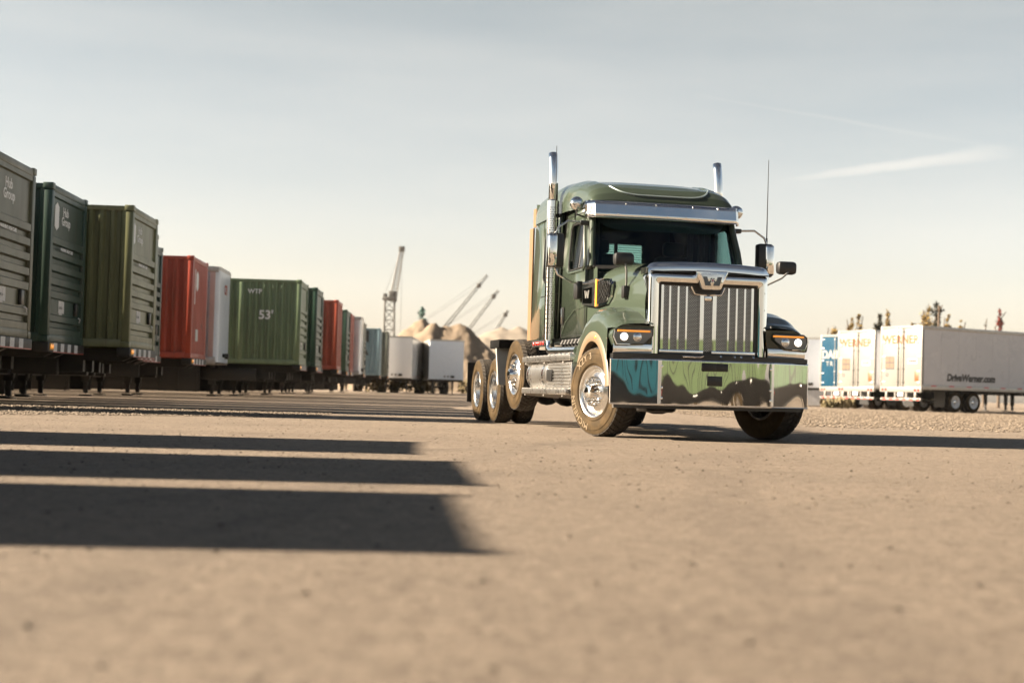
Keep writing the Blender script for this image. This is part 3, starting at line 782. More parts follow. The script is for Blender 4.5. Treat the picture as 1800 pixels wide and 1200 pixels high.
# ---------------------------------------------------------------- the truck: x to image right, y backwards from the bumper, z up
def truck():
    T = thing('semi_truck', 'dark green long-nose semi truck with tall chrome grille and twin exhaust stacks, front wheels turned', 'truck', (2.3725, 16.4175, 0), R(12.716))
    # ---- chassis
    mb = MB()
    for s in (-1, 1): mb.prism([(.35, .72), (8.95, .74), (8.95, 1.0), (.35, 1.0)], 'x', s * .46 - .045, s * .46 + .045)
    for y in (1.6, 3.2, 4.6, 6.2, 7.7, 8.9): mb.box(-.42, .42, y - .06, y + .06, .76, .96)
    mb.box(-.45, .45, .15, .5, .62, .95, .02)
    fr = mb.build('frame', M_frame, T)
    mb = MB(); mb.box(-.44, -.02, 1.25, 1.95, .30, .75, .06); mb.box(-.3, .35, .55, 1.5, .6, 1.5, .05); mb.box(-.25, .25, 1.9, 3.0, .45, .95, .08); mb.tube([(0, 3, .7), (0, 6.6, .62)], .06, 10); mb.build('engine_and_transmission', M_frame, T)
    mb = MB(); mb.tube([(-.95, .99, .50), (-.4, .99, .42), (.4, .99, .42), (.95, .99, .50)], .07, 12)
    for s in (-1, 1): mb.box(s * .44 - .05, s * .44 + .05, .2, 1.9, .56, .66, .02); mb.tube([(s * .5, .95, .45), (s * .5, .95, .9)], .05, 10)
    mb.build('front_axle', M_frame, T)
    for y, z in ((5.25, .73), (6.64, .515), (7.97, .515)):
        mb = MB(); mb.tube([(-.95, y, z), (.95, y, z)], .09, 12); mb.ball((0, y, z), .26, 16, (1, 1, .9))
        for s in (-1, 1): mb.box(s * .45 - .06, s * .45 + .06, y - .5, y + .5, z + .1, z + .2, .02)
        mb.build('axle', M_frame, T)
    mb = MB(); mb.box(-.45, .45, 6.75, 7.7, 1.02, 1.10, .03); mb.prism([(-.43, 7.1), (.43, 7.1), (.45, 7.6), (.22, 7.85), (.07, 7.45), (-.07, 7.45), (-.22, 7.85), (-.45, 7.6)], 'z', 1.10, 1.19); mb.build('fifth_wheel', M_frame, T)
    # ---- wheels
    SW = make_wheel('steer', .54, .315, .30, M_alu, 44, 4, True)
    put_wheel(SW, T, (-1.055, .99, .535), R(18)); w2 = put_wheel(SW, T, (1.055, .99, .535), R(198))
    LW = make_wheel('steer', .535, .30, .295, M_alu, 44, 4)
    put_wheel(LW, T, (-1.06, 5.25, .755), R(3)); put_wheel(LW, T, (1.06, 5.25, .755), R(183))
    DW = make_wheel('drive', .515, .275, .29, M_alu, 46, 5)
    for y in (6.64, 7.97):
        for x, a in ((-1.085, 0), (-.755, 0), (1.085, 180), (.755, 180)): put_wheel(DW, T, (x, y, .515), R(a))
    # ---- bumper: folded chrome plate, slightly drummed and leaning back
    zb, zt = .405, .925
    def bumper_pt(u, v):
        x = -1.222 + 2.444 * u; ax = abs(x)
        y = 0 if ax < .69 else (ax - .69) * .38
        z = zb + (zt - zb) * v
        y += .0010 * (v - .5)                                        # lean
        wob = .0025 * noise.noise((x * 3.4, z * 1.2, 2.0)) + .0011 * noise.noise((x * 7.5, z * 2.2, 7.0))
        y += wob
        for fx in (-.69, .69):
            d = abs(x - fx); y += .003 * math.exp(-(d / .010) ** 2)
        return Vector((x, y, z))
    mb = MB(); mb.grid(bumper_pt, 220, 40); bp_ = mb.build('bumper', M_chrome, T, 60)
    sol = bp_.modifiers.new('thickness', 'SOLIDIFY'); sol.thickness = .008; sol.offset = 1
    mb = MB(); 
    rim = [bumper_pt(u / 60, 0) + Vector((0, -.004, 0)) for u in range(61)]
    mb.tube(rim, .007, 8); mb.tube([bumper_pt(u / 60, 1) + Vector((0, -.002, 0)) for u in range(61)], .006, 8)
    for u in (0, 1): mb.tube([bumper_pt(u, v / 8) for v in range(9)], .007, 8)
    mb.build('rolled_edge', M_chrome, bp_)
    mb = MB()
    for u in (-.69, .69):
        for v in (.15, .38, .85):
            p = bumper_pt((u * .965 + 1.222) / 2.444, v); mb.lathe([(p.y - .0, .016), (p.y - .010, .014), (p.y - .013, .001)], 'y', (p.x, 0, p.z), 12)
    build_each(mb, 'bolt', M_chrome, bp_)
    mb = MB(); mb.box(-.195, .145, -.012, .03, .795, .905, .018); mb.build('tow_hook_slot', M_black, bp_)
    mb = MB(); mb.box(-.17, -.04, -.016, .0, .812, .888, .01); mb.box(-.01, .12, -.016, .0, .812, .888, .01); build_each(mb, 'slot_recess', M_frame, bp_)
    mb = MB(); mb.box(-.118, .066, -.014, .03, .635, .75, .004); mb.build('radar_cover', M_black, bp_)
    mb = MB(); mb.prism([(-1.2, .17), (-.69, .012), (.69, .012), (1.2, .17), (1.15, .6), (-1.15, .6)], 'z', .93, .985); mb.build('bumper_step', M_black, T)
    mb = MB(); mb.prism([(-1.16, .24), (-.68, .08), (.68, .08), (1.16, .24), (1.1, .5), (-1.1, .5)], 'z', .36, .44); mb.build('lower_valance', M_black, T)
    mb = MB()
    mb.tube([(-.42, .0, .965), (-.3, -.01, .965), (-.27, -.012, .962)], .012, 8); mb.tube([(-.27, -.01, .965), (-.2, -.01, .965), (-.17, -.01, .98)], .009, 8)
    for x in (.05, .22, .3, .45): mb.tube([(x, .01, .985), (x, -.002, .965)], .010, 8)
    build_each(mb, 'latch_pin', M_chrome, T)
    # ---- grille surround (chrome), opening with mesh and slats
    gy = .30
    def arch(hw, z0, z1, r):
        pts = [(-hw, z0)] + [(-hw + r - r * math.cos(R(a)), z1 - r + r * math.sin(R(a))) for a in range(0, 91, 15)]
        return pts + [(-x, z) for x, z in pts[::-1]]
    mb = MB()
    lay = [(.725, 1.0, 1.965, .06, gy + .34), (.745, 1.0, 1.965, .06, gy + .06), (.735, 1.0, 1.955, .05, gy + .015), (.71, 1.0, 1.93, .05, gy - .012), (.665, 1.0, 1.88, .04, gy - .02), (.625, 1.0, 1.842, .03, gy + .0), (.610, 1.0, 1.83, .03, gy + .05)]
    rings = [[(x, y, z) for x, z in arch(hw, z0, z1, r)] for hw, z0, z1, r, y in lay]; n = len(rings[0])
    mb._add([v for r_ in rings for v in r_], [(i * n + k, i * n + k + 1, (i + 1) * n + k + 1, (i + 1) * n + k) for i in range(len(rings) - 1) for k in range(n - 1)])
    gs = mb.build('grille_surround', M_chrome, T, 40)
    mb = MB()
    for s in (-1, 1):
        for z in (1.05, 1.3, 1.55, 1.75): mb.ball((s * .69, gy - .018, z), .007, 8)
    build_each(mb, 'rivet', M_alu, gs)
    # crown: chrome top of the nose above the surround
    def crown(u, v):
        x = -.752 + 1.504 * u; e = abs(x) / .752
        drop = .0 if e < .9 else .05 * ((e - .9) / .1) ** 2
        zz = [1.955, 2.03, 2.052, 2.062, 2.068][min(int(round(v * 4)), 4)]; yy = [gy - .03, gy - .03, gy - .005, gy + .04, gy + .30][min(int(round(v * 4)), 4)]
        dip = .03 * (1 - e * e)
        return Vector((x, yy + (.05 * e ** 6), zz - drop + dip))
    mb = MB(); mb.grid(crown, 40, 4)
    for s in (-1, 1): mb._add([(s * .752, gy - .0 + .02, 1.94), (s * .752, gy + .02, 2.0), (s * .752, gy + .3, 2.018), (s * .752, gy + .3, 1.94)], [(0, 1, 2, 3)])
    mb.build('nose_crown', M_chrome, T, 50)
    mb = MB(); mb.prism(arch(.735, 1.955, 1.966, .008), 'y', gy - .026, gy + .02); mb.build('crown_gap', M_black, T)
    mb = MB()
    lay = [(.612, 1.0, 1.832, .03), (.585, 1.03, 1.81, .02)]
    r0 = arch(*lay[0]); r1 = arch(*lay[1]); n = len(r0)
    mb._add([(x, gy + .03, z) for x, z in r0] + [(x, gy + .045, z) for x, z in r1] + [(x, gy + .12, z) for x, z in r1],
            [(k, k + 1, n + k + 1, n + k) for k in range(n - 1)] + [(n + k, n + k + 1, 2 * n + k + 1, 2 * n + k) for k in range(n - 1)])
    mb.box(-.60, .60, gy + .03, gy + .12, .98, 1.04)
    mb.build('grille_gasket', M_black, T)
    mb = MB(); mb.box(-.586, .586, gy + .085, gy + .095, 1.03, 1.82); mb.build('grille_mesh', M_mesh, T)
    mb = MB(); mb.box(-.60, .60, gy + .11, gy + .14, .98, 1.83); mb.build('radiator', M_black, T)
    for s in (-1, 1):
        for x in (.262, .365, .468):
            mb = MB(); mb.prism([(s * x - .018, gy + .085), (s * x - .011, gy + .045), (s * x + .011, gy + .045), (s * x + .018, gy + .085)], 'z', 1.055, 1.80); mb.build('grille_slat', M_chrome, T)
        mb = MB(); mb.prism([(s * .562 - .024, gy + .085), (s * .562 - .015, gy + .045), (s * .562 + .016, gy + .045), (s * .562 + .024, gy + .085)], 'z', 1.04, 1.81); mb.build('grille_slat', M_chrome, T)
        mb = MB(); mb.prism([(s * .078 - .034, gy + .085), (s * .078 - .022, gy + .028), (s * .078 + .026, gy + .028), (s * .078 + .038, gy + .085)], 'z', 1.05, 1.70); mb.build('grille_slat', M_chrome, T)
        mb = MB(); mb.box(min(s * .05, s * .60), max(s * .05, s * .60), gy + .02, gy + .06, 1.005, 1.055, .01); mb.build('lower_grille_bar', M_chrome, T)
        # v-shaped frame round the badge
        mb = MB(); mb.tube([(s * .21, gy + .05, 1.80), (s * .165, gy + .045, 1.715), (s * .02, gy + .04, 1.705)], .011, 8); mb.build('badge_trim', M_chrome, T)
    mb = MB(); mb.prism([(-.20, 1.83), (-.15, 1.725), (.15, 1.725), (.20, 1.83)], 'y', gy + .05, gy + .083); mb.build('badge_backing', M_black, T)
    mb = MB(); mb.box(-.045, .045, gy + .03, gy + .08, 1.64, 1.70, .01); mb.build('badge_foot', M_chrome, T)
    # ---- badge
    mb = MB(); bo = [(-.205, 1.975), (-.19, 1.985), (.19, 1.985), (.205, 1.975), (.118, 1.775), (.10, 1.765), (-.10, 1.765), (-.118, 1.775)]
    mb.prism(bo, 'y', gy - .085, gy + .04, .014); bd = mb.build('grille_badge', M_chrome, T)
    mb = MB(); mb.prism([(-.145, 1.955), (.145, 1.955), (.088, 1.795), (-.088, 1.795)], 'y', gy - .089, gy - .07, .003); mb.build('badge_face', M_alu, bd)
    mb = MB(); yb = gy - .098
    mb.prism([(-.118, 1.915), (-.068, 1.915), (-.052, 1.865), (-.03, 1.86), (-.015, 1.81), (-.088, 1.81)], 'y', yb, gy - .08)
    mb.prism([(.118, 1.915), (.068, 1.915), (.052, 1.865), (.03, 1.86), (.015, 1.81), (.088, 1.81)], 'y', yb, gy - .08)
    mb.prism([(-.022, 1.90), (.022, 1.90), (.035, 1.85), (-.035, 1.85)], 'y', yb, gy - .08)
    mb.build('letter_w', mat('dark_enamel', (.012, .02, .03), .2, coat=1), bd)
    def star(cx, cz, r, k): return [(cx + (r if i % 2 == 0 else r * .42) * math.sin(math.pi * i / 5), cz + (r if i % 2 == 0 else r * .42) * math.cos(math.pi * i / 5)) for i in range(10)]
    mb = MB(); mb.prism(star(0, 1.872, .034, 0), 'y', yb - .004, gy - .08); st = mb.build('star', M_chrome, bd)
    mb = MB(); mb.prism(star(0, 1.872, .024, 0), 'y', yb - .007, yb - .002); mb.build('star_fill', mat('star_red', (.25, .02, .04), .3, coat=1), bd)
    # ---- hood
    def hw(y): return .745 + (y - .4) * .158
    def hood(u, v):
        y = gy + .10 + (1.96 - gy - .10) * v
        w_ = hw(y) - .004; top = 2.055 + .085 * v + .035 * math.sin(v * math.pi); zb_ = 1.0 + .25 * v
        a = math.pi * u
        e = .30
        cx, sz = math.cos(a), math.sin(a)
        x = -w_ * math.copysign(abs(cx) ** e, cx); z = zb_ + (top - zb_) * abs(sz) ** e
        bulge = .02 * math.sin(max(0, min(1, (z - 1.3) / .8)) * math.pi)
        return Vector((x * (1 - .035 * max(0, (z - 1.6)) / .5) + math.copysign(bulge, x), y, z))
    mb = MB(); mb.grid(hood, 96, 30); mb.build('hood', M_paint, T, 60)
    # ---- fenders, flares, headlights
    yf = .99
    def zc(y):
        k = [(.20, 1.31), (.35, 1.375), (.6, 1.485), (.85, 1.545), (1.1, 1.545), (1.35, 1.48), (1.6, 1.33), (1.8, 1.12), (1.95, .92)]
        for (a, za), (b, zb2) in zip(k[:-1], k[1:]):
            if a <= y <= b:
                t = (y - a) / (b - a); t = t * t * (3 - 2 * t) * .35 + t * .65; return za + (zb2 - za) * t
        return k[-1][1] if y > 1 else k[0][1]
    for s in (-1, 1):
        def fender(u, v):
            y = .24 + 1.70 * v
            c = zc(y); lip = .53 + math.sqrt(max(.66 ** 2 - (y - yf) ** 2, 0)) if abs(y - yf) < .66 else .9
            if y < .36: lip = 1.28
            lip = min(lip, c - .03)
            xin = hw(y) - .03
            k = [(xin, c + .005), (xin + .10, c + .02), (1.04, c + .005), (1.13, c - .03), (1.185, c - .085), (1.215, c - .15), (1.222, max(lip, c - .5) if lip < c - .16 else c - .16), (1.222, lip)]
            for _ in range(3): k = [k[0]] + [q for a_, b_ in zip(k[:-1], k[1:]) for q in ((a_[0] * .75 + b_[0] * .25, a_[1] * .75 + b_[1] * .25), (a_[0] * .25 + b_[0] * .75, a_[1] * .25 + b_[1] * .75))] + [k[-1]]
            t = u * (len(k) - 1); i = min(int(t), len(k) - 2); f = t - i
            x = k[i][0] + (k[i + 1][0] - k[i][0]) * f; z = k[i][1] + (k[i + 1][1] - k[i][1]) * f
            front = max(0, (.34 - y) / .1); x -= .02 * front * (u > .5)
            return Vector((s * x, y + .0 * u, max(z, min(lip, c - .03))))
        mb = MB(); mb.grid(fender, 70, 90); f_ = mb.build('fender', M_paint, T, 60)
        ff = MB(); ff._add([(s * (hw(.24) - .03), .24, 1.315), (s * 1.05, .24, 1.32), (s * 1.15, .24, 1.27), (s * 1.2, .24, 1.16), (s * 1.18, .26, 1.09), (s * .72, .26, 1.09)], [(0, 1, 2, 3, 4, 5)])
        ff.build('fender_front', M_paint, f_)
        mb = MB()
        A = [R(a) for a in range(-38, 176, 4)]
        pr = [(1.16, .60), (1.228, .612), (1.236, .64), (1.228, .72), (1.215, .735)]
        vs = []
        for a in A:
            fl = 1 - .35 * max(0, (a - R(120)) / R(55))
            for x, r in pr: vs.append((s * x, yf + r * math.cos(a) * -1, .53 + r * math.sin(a)))
        vs = [(x, y, z) for x, y, z in vs]
        keep = [i for i, a in enumerate(A)]
        m_ = len(pr); mb._add(vs, [(i * m_ + k, i * m_ + k + 1, (i + 1) * m_ + k + 1, (i + 1) * m_ + k) for i in range(len(A) - 1) for k in range(m_ - 1) if A[i] > R(2 if True else 0)])
        fl = mb.build('fender_flare', M_flare, f_, 40)
        mb = MB(); mb.ball((s * 1.232, yf - .18, .53 + .655), .028, 12, (.5, 1.3, .7)); mb.build('side_marker', M_amber, f_)
        mb = MB()
        A2 = [R(a) for a in range(-5, 186, 6)]
        mb._add([(s * x, yf - .645 * math.cos(a), .53 + .645 * math.sin(a)) for a in A2 for x in (.55, 1.2)], [(2 * i, 2 * i + 1, 2 * i + 3, 2 * i + 2) for i in range(len(A2) - 1)]); mb.build('wheel_well', M_black, f_)
        # headlight
        def hx(pts): return [(s * x, z) for x, z in pts]
        ho = hx([(.70, 1.285), (1.165, 1.275), (1.205, 1.245), (1.215, 1.175), (1.165, 1.072), (.80, 1.085), (.70, 1.19)])
        if s > 0: ho = hx([(.77, 1.285), (1.165, 1.275), (1.205, 1.245), (1.215, 1.155), (1.20, 1.066), (.92, 1.085), (.77, 1.20)])
        else: ho = hx([(.71, 1.29), (1.17, 1.275), (1.205, 1.245), (1.218, 1.185), (1.175, 1.072), (.815, 1.09), (.71, 1.20)])
        mb = MB(); mb.prism(ho, 'y', .185, .34, .014); hl = mb.build('headlight', M_paint, T)
        rimp = [(x + (s * .955 - x) * .045, z + (1.18 - z) * .08) for x, z in ho]
        mb = MB(); mb.prism(rimp, 'y', .181, .20, .004); mb.build('headlight_rim', M_black, hl)
        ins = [(x * 1.0 + (s * .955 - x) * .10, z + (1.18 - z) * .18) for x, z in ho]
        mb = MB(); mb.prism(ins, 'y', .178, .20); mb.build('headlight_bezel', mat('headlight_grey', (.13, .135, .15), .3, coat=1), hl)
        mb = MB(); x0, x1 = sorted((s * .76, s * 1.15)); mb.box(x0, x1, .164, .182, 1.234, 1.256, .004); mb.build('turn_signal', M_amber, hl)
        mb = MB(); mb.tube([(s * 1.19, .17, 1.25), (s * 1.2, .17, 1.18), (s * 1.16, .17, 1.09), (s * 1.0, .17, 1.092)], .008, 6); mb.build('headlight_trim', M_chrome, hl)
        for lx, mm in ((1.075, M_lamp), (.915, M_lampglass)):
            mb = MB(); mb.lathe([(.178, .052), (.168, .052), (.166, .046), (.170, .044)], 'y', (s * lx, 0, 1.178), 24); lm = mb.build('lamp_ring', M_chrome, hl)
            mb = MB(); mb.lathe([(.168, .044), (.160, .034), (.156, .018), (.155, .001)], 'y', (s * lx, 0, 1.178), 24); mb.build('lamp', mm, hl)
        mb = MB(); x0, x1 = sorted((s * .72, s * 1.19)); mb.box(x0, x1, .215, .25, .985, 1.10, .01); mb.build('chrome_valance', M_chrome, T)
    # ---- cab shell
    zsill, zbelt, ztop = 1.24, 2.09, 2.98
    for s in (-1, 1):
        def side(y, z, off=0):
            t = max(0, (z - zbelt)) / (ztop - zbelt)
            return Vector((s * (1.035 - .06 * t + off - .02 * max(0, (2.6 - y)) ** 2), y, z))
        mb = MB(); mb.holed([(2.0, 1.30), (1.98, zbelt), (3.22, zbelt), (3.22, zsill), (2.12, zsill)], [], lambda y, z: side(y, z))
        win = [(2.17, 2.13), (2.80, 2.13), (2.87, 2.20), (2.87, 2.66), (2.80, 2.74), (2.38, 2.74), (2.27, 2.68), (2.13, 2.25), (2.12, 2.17)]
        mb.holed([(1.86, zbelt), (1.87, 2.16), (2.10, 2.78), (2.05, ztop), (3.22, ztop), (3.22, zbelt)], [win], lambda y, z: side(y, z))
        d = mb.build('door', M_paint, T, 30); so = d.modifiers.new('thickness', 'SOLIDIFY'); so.thickness = .035; so.offset = -1
        bpy.context.view_layer.update()
        mb = MB(); mb.tube([side(y, z, .004) for y, z in win + [win[0]]], .013, 6, False); mb.build('window_seal', M_black, d)
        mb = MB(); mb.holed([(2.10, 2.10), (2.89, 2.10), (2.89, 2.76), (2.36, 2.76), (2.10, 2.25)], [], lambda y, z: side(y, z, -.02)); mb.build('window', M_glass, d)
        # raised frame moulding round the door window, door outline, crease
        ol = [(2.04, zsill + .02), (2.04, 2.08), (2.22, 2.82), (2.30, 2.87), (3.18, 2.87), (3.18, zsill + .02), (2.04, zsill + .02)]
        mb = MB(); mb.tube([side(y, z, .001) for y, z in ol], .006, 6); mb.build('door_gap', M_black, d)
        wf = [(y + (y - 2.5) * .09, z + (z - 2.44) * .10) for y, z in win]
        mb = MB(); mb.tube([side(y, z, .004) for y, z in wf + [wf[0]]], .017, 8, False); mb.build('window_moulding', M_paint, d)
        mb = MB(); mb.tube([side(y, z, .002) for y, z in ((2.06, 1.62), (2.5, 1.60), (2.95, 1.45), (3.12, 1.30))], .010, 6); mb.build('door_crease', M_paint, d)
        mb = MB(); x0, x1 = sorted((s * 1.04, s * 1.055)); mb.box(x0, x1, 3.02, 3.14, 1.42, 1.66, .02); hd = mb.build('door_handle', M_black, d)
        x0, x1 = sorted((s * 1.055, s * 1.075)); mb = MB(); mb.box(x0, x1, 3.05, 3.09, 1.44, 1.64, .008); mb.build('handle_grip', M_chrome, hd)
        # sleeper
        sx = 1.075
        def sside(y, z, off=0):
            t = max(0, (z - zbelt)) / (ztop - zbelt); return Vector((s * (sx - .03 * t + off), y, z))
        sw = [(3.58, 2.06), (4.02, 2.06), (4.08, 2.12), (4.08, 2.66), (4.0, 2.74), (3.62, 2.74), (3.54, 2.68), (3.54, 2.12)]
        mb = MB(); mb.holed([(3.25, zsill), (3.25, ztop), (4.62, ztop), (4.74, ztop), (4.80, zsill)], [sw], lambda y, z: sside(y, z))
        sl = mb.build('sleeper_side', M_paint, T, 30); so = sl.modifiers.new('thickness', 'SOLIDIFY'); so.thickness = .03; so.offset = -1
        mb = MB(); mb.holed([(3.52, 2.04), (4.10, 2.04), (4.10, 2.76), (3.52, 2.76)], [], lambda y, z: sside(y, z, -.015)); mb.build('window', M_glass, sl)
        mb = MB(); mb.tube([sside(y, z, .004) for y, z in sw + [sw[0]]], .014, 6, False); mb.build('window_seal', M_black, sl)
        mb = MB(); mb.tube([sside(4.24, zsill, .002), sside(4.22, ztop, .002)], .006, 6); mb.tube([sside(3.27, 1.86, .002), sside(4.24, 1.86, .002)], .006, 6); mb.build('panel_gap', M_black, sl)
        mb = MB(); x0, x1 = sorted((s * (sx - .02), s * (sx + .012))); mb.box(x0, x1, 3.7, 3.95, 1.36, 1.40, .008); mb.build('latch', M_alu, sl)
        # gap filler between door and sleeper, A pillar
        mb = MB(); x0, x1 = sorted((s * .9, s * 1.0)); mb.box(x0, x1, 3.2, 3.27, zsill, ztop - .02); mb.build('door_jamb', M_black, T)
        mb = MB(); mb.tube([(s * 1.005, 1.84, 2.12), (s * .985, 1.92, 2.4), (s * .957, 2.02, 2.66), (s * .94, 2.07, 2.82), (s * .925, 2.09, 2.98)], [.038, .038, .036, .036, .036], 10); mb.build('windscreen_pillar', M_paint, T)
        # side extender (black rubber, sunlit tan put into the colour)
        mb = MB(); mb.prism([(s * (sx - .03), 4.82), (s * (sx - .005), 4.82), (s * (sx + .008), 4.97), (s * (sx - .02), 4.97)], 'z', 1.26, 2.91); ex = mb.build('side_extender', M_extender, T)
        mb = MB(); mb.prism([(s * (sx - .06), 4.78), (s * (sx - .035), 4.78), (s * (sx - .03), 4.92), (s * (sx - .05), 4.92)], 'z', 2.93, 3.20); mb.build('upper_extender', M_extender, ex)
        # cowl side between hood and door
        mb = MB(); mb.holed([(1.72, 1.0), (1.72, 2.10), (1.9, 2.14), (2.02, 2.10), (2.03, 1.24), (2.0, 1.0)], [], lambda y, z: Vector((s * (hw(y) + .012), y, z))); mb.build('cowl_side', M_paint, T)
        # air intake vent: chrome plate with the W, amber frame, mesh
        def vp(y, z, off): return Vector((s * (hw(y) + .015 + off), y, z))
        def slab(poly, o0, o1, mm, nm, par):
            mb = MB(); n = len(poly); mb._add([vp(y, z, o0) for y, z in poly] + [vp(y, z, o1) for y, z in poly], [list(range(n))[::-1], list(range(n, 2 * n))] + [(i, (i + 1) % n, n + (i + 1) % n, n + i) for i in range(n)])
            return mb.build(nm, mm, par, 30)
        vt = slab([(2.04, 1.64), (2.04, 1.93), (1.66, 1.95), (1.66, 1.60)], 0, .05, M_alu, 'side_vent', T)
        slab([(2.02, 1.66), (2.02, 1.84), (1.74, 1.85), (1.74, 1.64)], .05, .053, mat('dark_chrome', (.10, .095, .09), .12, 1), 'vent_plate', vt)
        slab([(1.675, 1.59), (1.68, 1.955), (1.30, 1.93), (1.24, 1.86), (1.26, 1.70), (1.36, 1.62)], 0, .03, M_chrome, 'vent_frame', vt)
        slab([(1.66, 1.60), (1.66, 1.945), (1.625, 1.938), (1.625, 1.61)], .03, .045, M_amber, 'amber_marker', vt)
        slab([(1.635, 1.63), (1.635, 1.92), (1.32, 1.90), (1.27, 1.84), (1.28, 1.715), (1.36, 1.645)], .03, .036, M_matt, 'vent_opening', vt)
        mb = MB()
        for k in range(6):
            a = 1.64 - k * .075
            for dz in (-1, 1):
                p0, p1 = (a, 1.66 if dz > 0 else 1.90), (a - .24, 1.90 if dz > 0 else 1.66)
                q0 = [max(1.30, min(1.56, p0[0])), p0[1]]; q1 = [max(1.30, min(1.56, p1[0])), p1[1]]
                if abs(p1[0] - p0[0]) > 1e-6:
                    q0[1] = p0[1] + (p1[1] - p0[1]) * (q0[0] - p0[0]) / (p1[0] - p0[0]); q1[1] = p0[1] + (p1[1] - p0[1]) * (q1[0] - p0[0]) / (p1[0] - p0[0])
                if abs(q0[0] - q1[0]) > .02: mb.tube([vp(q0[0], q0[1], .04), vp(q1[0], q1[1], .042)], .0065, 4)
        mb.build('vent_mesh', M_alu, vt)
        mb = MB(); u_ = Vector((0, -1, 0)) if s > 0 else Vector((0, -1, 0))
        # W on the plate
        Wp = [(-.07, .05), (-.04, .05), (-.028, -.01), (-.01, .04), (.01, .04), (.028, -.01), (.04, .05), (.07, .05), (.045, -.05), (.018, -.05), (0, -.0), (-.018, -.05), (-.045, -.05)]
        slab([(1.88 - a * 1.0, 1.765 + b) for a, b in Wp], .053, .060, mat('bright_letter', (.10, .10, .095), .35), 'letter_w', vt)
        # hood mirror
        px, pz = s * .90, 2.13
        if s < 0: cx_, cz_, bx, bz = -.885, 2.13, -.70, 1.70
        else: cx_, cz_, bx, bz = 1.225, 2.12, 1.02, 1.70
        cy_ = .9
        if s > 0: bx = hw(cy_) + .03
        else: bx = -hw(cy_) - .0
        cx2 = cx_ if s < 0 else 1.215
        mb = MB(); mb.box(cx2 - .125, cx2 + .125, cy_ - .09, cy_ + .05, cz_ - .075, cz_ + .085, .045); hm = mb.build('hood_mirror', M_black, T)
        mb = MB(); mb.tube([(cx2, cy_ - .09, cz_ - .05), (cx2 + (bx - cx2) * .25, cy_ - .10, cz_ - .13), (bx - s * .02 * -1, cy_ - .03, bz + .16), (bx + s * .02, cy_, bz + .08)], .013, 8); mb.build('mirror_arm', mat('arm_grey', (.13, .13, .125), .4), hm)
        x0, x1 = sorted((bx - s * .02, bx + s * .06)); mb = MB(); mb.box(x0, x1, cy_ - .05, cy_ + .05, bz - .03, bz + .12, .012); mb.build('mirror_foot', M_black, hm)
        # main mirror on tube arms
        mx = s * (1.44 if s < 0 else 1.405)
        mb = MB(); mb.box(mx - .105, mx + .105, 1.97, 2.12, 2.10, 2.54, .03); mm_ = mb.build('wing_mirror', M_black, T)
        mb = MB(); x0, x1 = sorted((mx - s * .015, mx + s * .113)); mb.box(x0, x1, 1.935, 2.08, 2.115, 2.525, .035); mb.build('mirror_shell', M_chrome, mm_, 50)
        mb = MB(); mb.box(mx - .09, mx + .09, 2.121, 2.126, 2.12, 2.52); mb.build('mirror_glass', M_chrome, mm_)
        mb = MB(); mb.tube([(s * .99, 2.12, 2.70), (s * 1.27, 2.06, 2.71), (s * 1.40, 2.04, 2.62), (s * 1.44, 2.05, 2.54)], .014, 8); mb.build('mirror_arm', M_alu, mm_); mb = MB(); mb.tube([(s * 1.44, 2.05, 2.11), (s * 1.40, 2.05, 2.02), (s * 1.20, 2.12, 1.93), (s * 1.04, 2.2, 1.92)], .014, 8)
        mb.build('mirror_arm', M_alu, mm_)
        mb = MB(); x0, x1 = sorted((s * .97, s * 1.10)); mb.box(x0, x1, 2.08, 2.16, 2.67, 2.73, .01); mb.build('mirror_bracket', M_black, mm_); mb = MB(); x0, x1 = sorted((s * 1.03, s * 1.12)); mb.box(x0, x1, 2.12, 2.30, 1.72, 1.95, .02); mb.build('mirror_bracket', M_black, mm_)
        mb = MB(); pts = [(s * 1.445, 2.06, 2.56), (s * 1.447, 2.06, 3.1), (s * 1.45, 2.06, 3.66)]; mb.tube(pts, [.008, .006, .004], 6); mb.tube([(s * 1.445, 2.06, 2.53), (s * 1.445, 2.06, 2.62)], .014, 8); mb.build('antenna', M_black, T)
        # exhaust stack
        ex_, ey = (-1.165 if s < 0 else 1.225), 3.30
        mb = MB()
        pts = [(ex_, ey, 3.0), (ex_, ey, 3.42)] + [(ex_, ey + .17 * (1 - math.cos(R(a))), 3.42 + .34 * math.sin(R(a))) for a in range(8, 60, 8)]
        pts = [(ex_ , ey, 3.0), (ex_, ey, 3.40), (ex_, ey + .006, 3.48), (ex_, ey + .018, 3.56), (ex_, ey + .036, 3.64), (ex_, ey + .056, 3.71), (ex_, ey + .08, 3.78)]
        mb.tube(pts, .064, 24, False); stk = mb.build('exhaust_stack', M_chrome, T, 60)
        so = stk.modifiers.new('thickness', 'SOLIDIFY'); so.thickness = .004
        mb = MB(); mb.tube([(ex_, ey, 1.22), (ex_, ey, 3.12)], .082, 28); sh = mb.build('heat_shield', M_chrome, stk, 60)
        ph = MB()
        for i in range(56):
            for j in range(5):
                z = 1.32 + i * .031; a = R(215 + j * 16 + (8 if i % 2 else 0)) if s < 0 else R(-35 - j * 16 - (8 if i % 2 else 0))
                c = Vector((ex_ + .0815 * math.cos(a), ey + .0815 * math.sin(a), z)); n_ = Vector((math.cos(a), math.sin(a), 0)); t_ = Vector((-math.sin(a), math.cos(a), 0))
                ring = [c + n_ * .0015 + t_ * .0075 * math.cos(R(60 * k)) + Vector((0, 0, .0075)) * math.sin(R(60 * k)) for k in range(6)]
                ph._add(ring, [list(range(6))])
        ph.build('shield_perforation', M_black, stk)
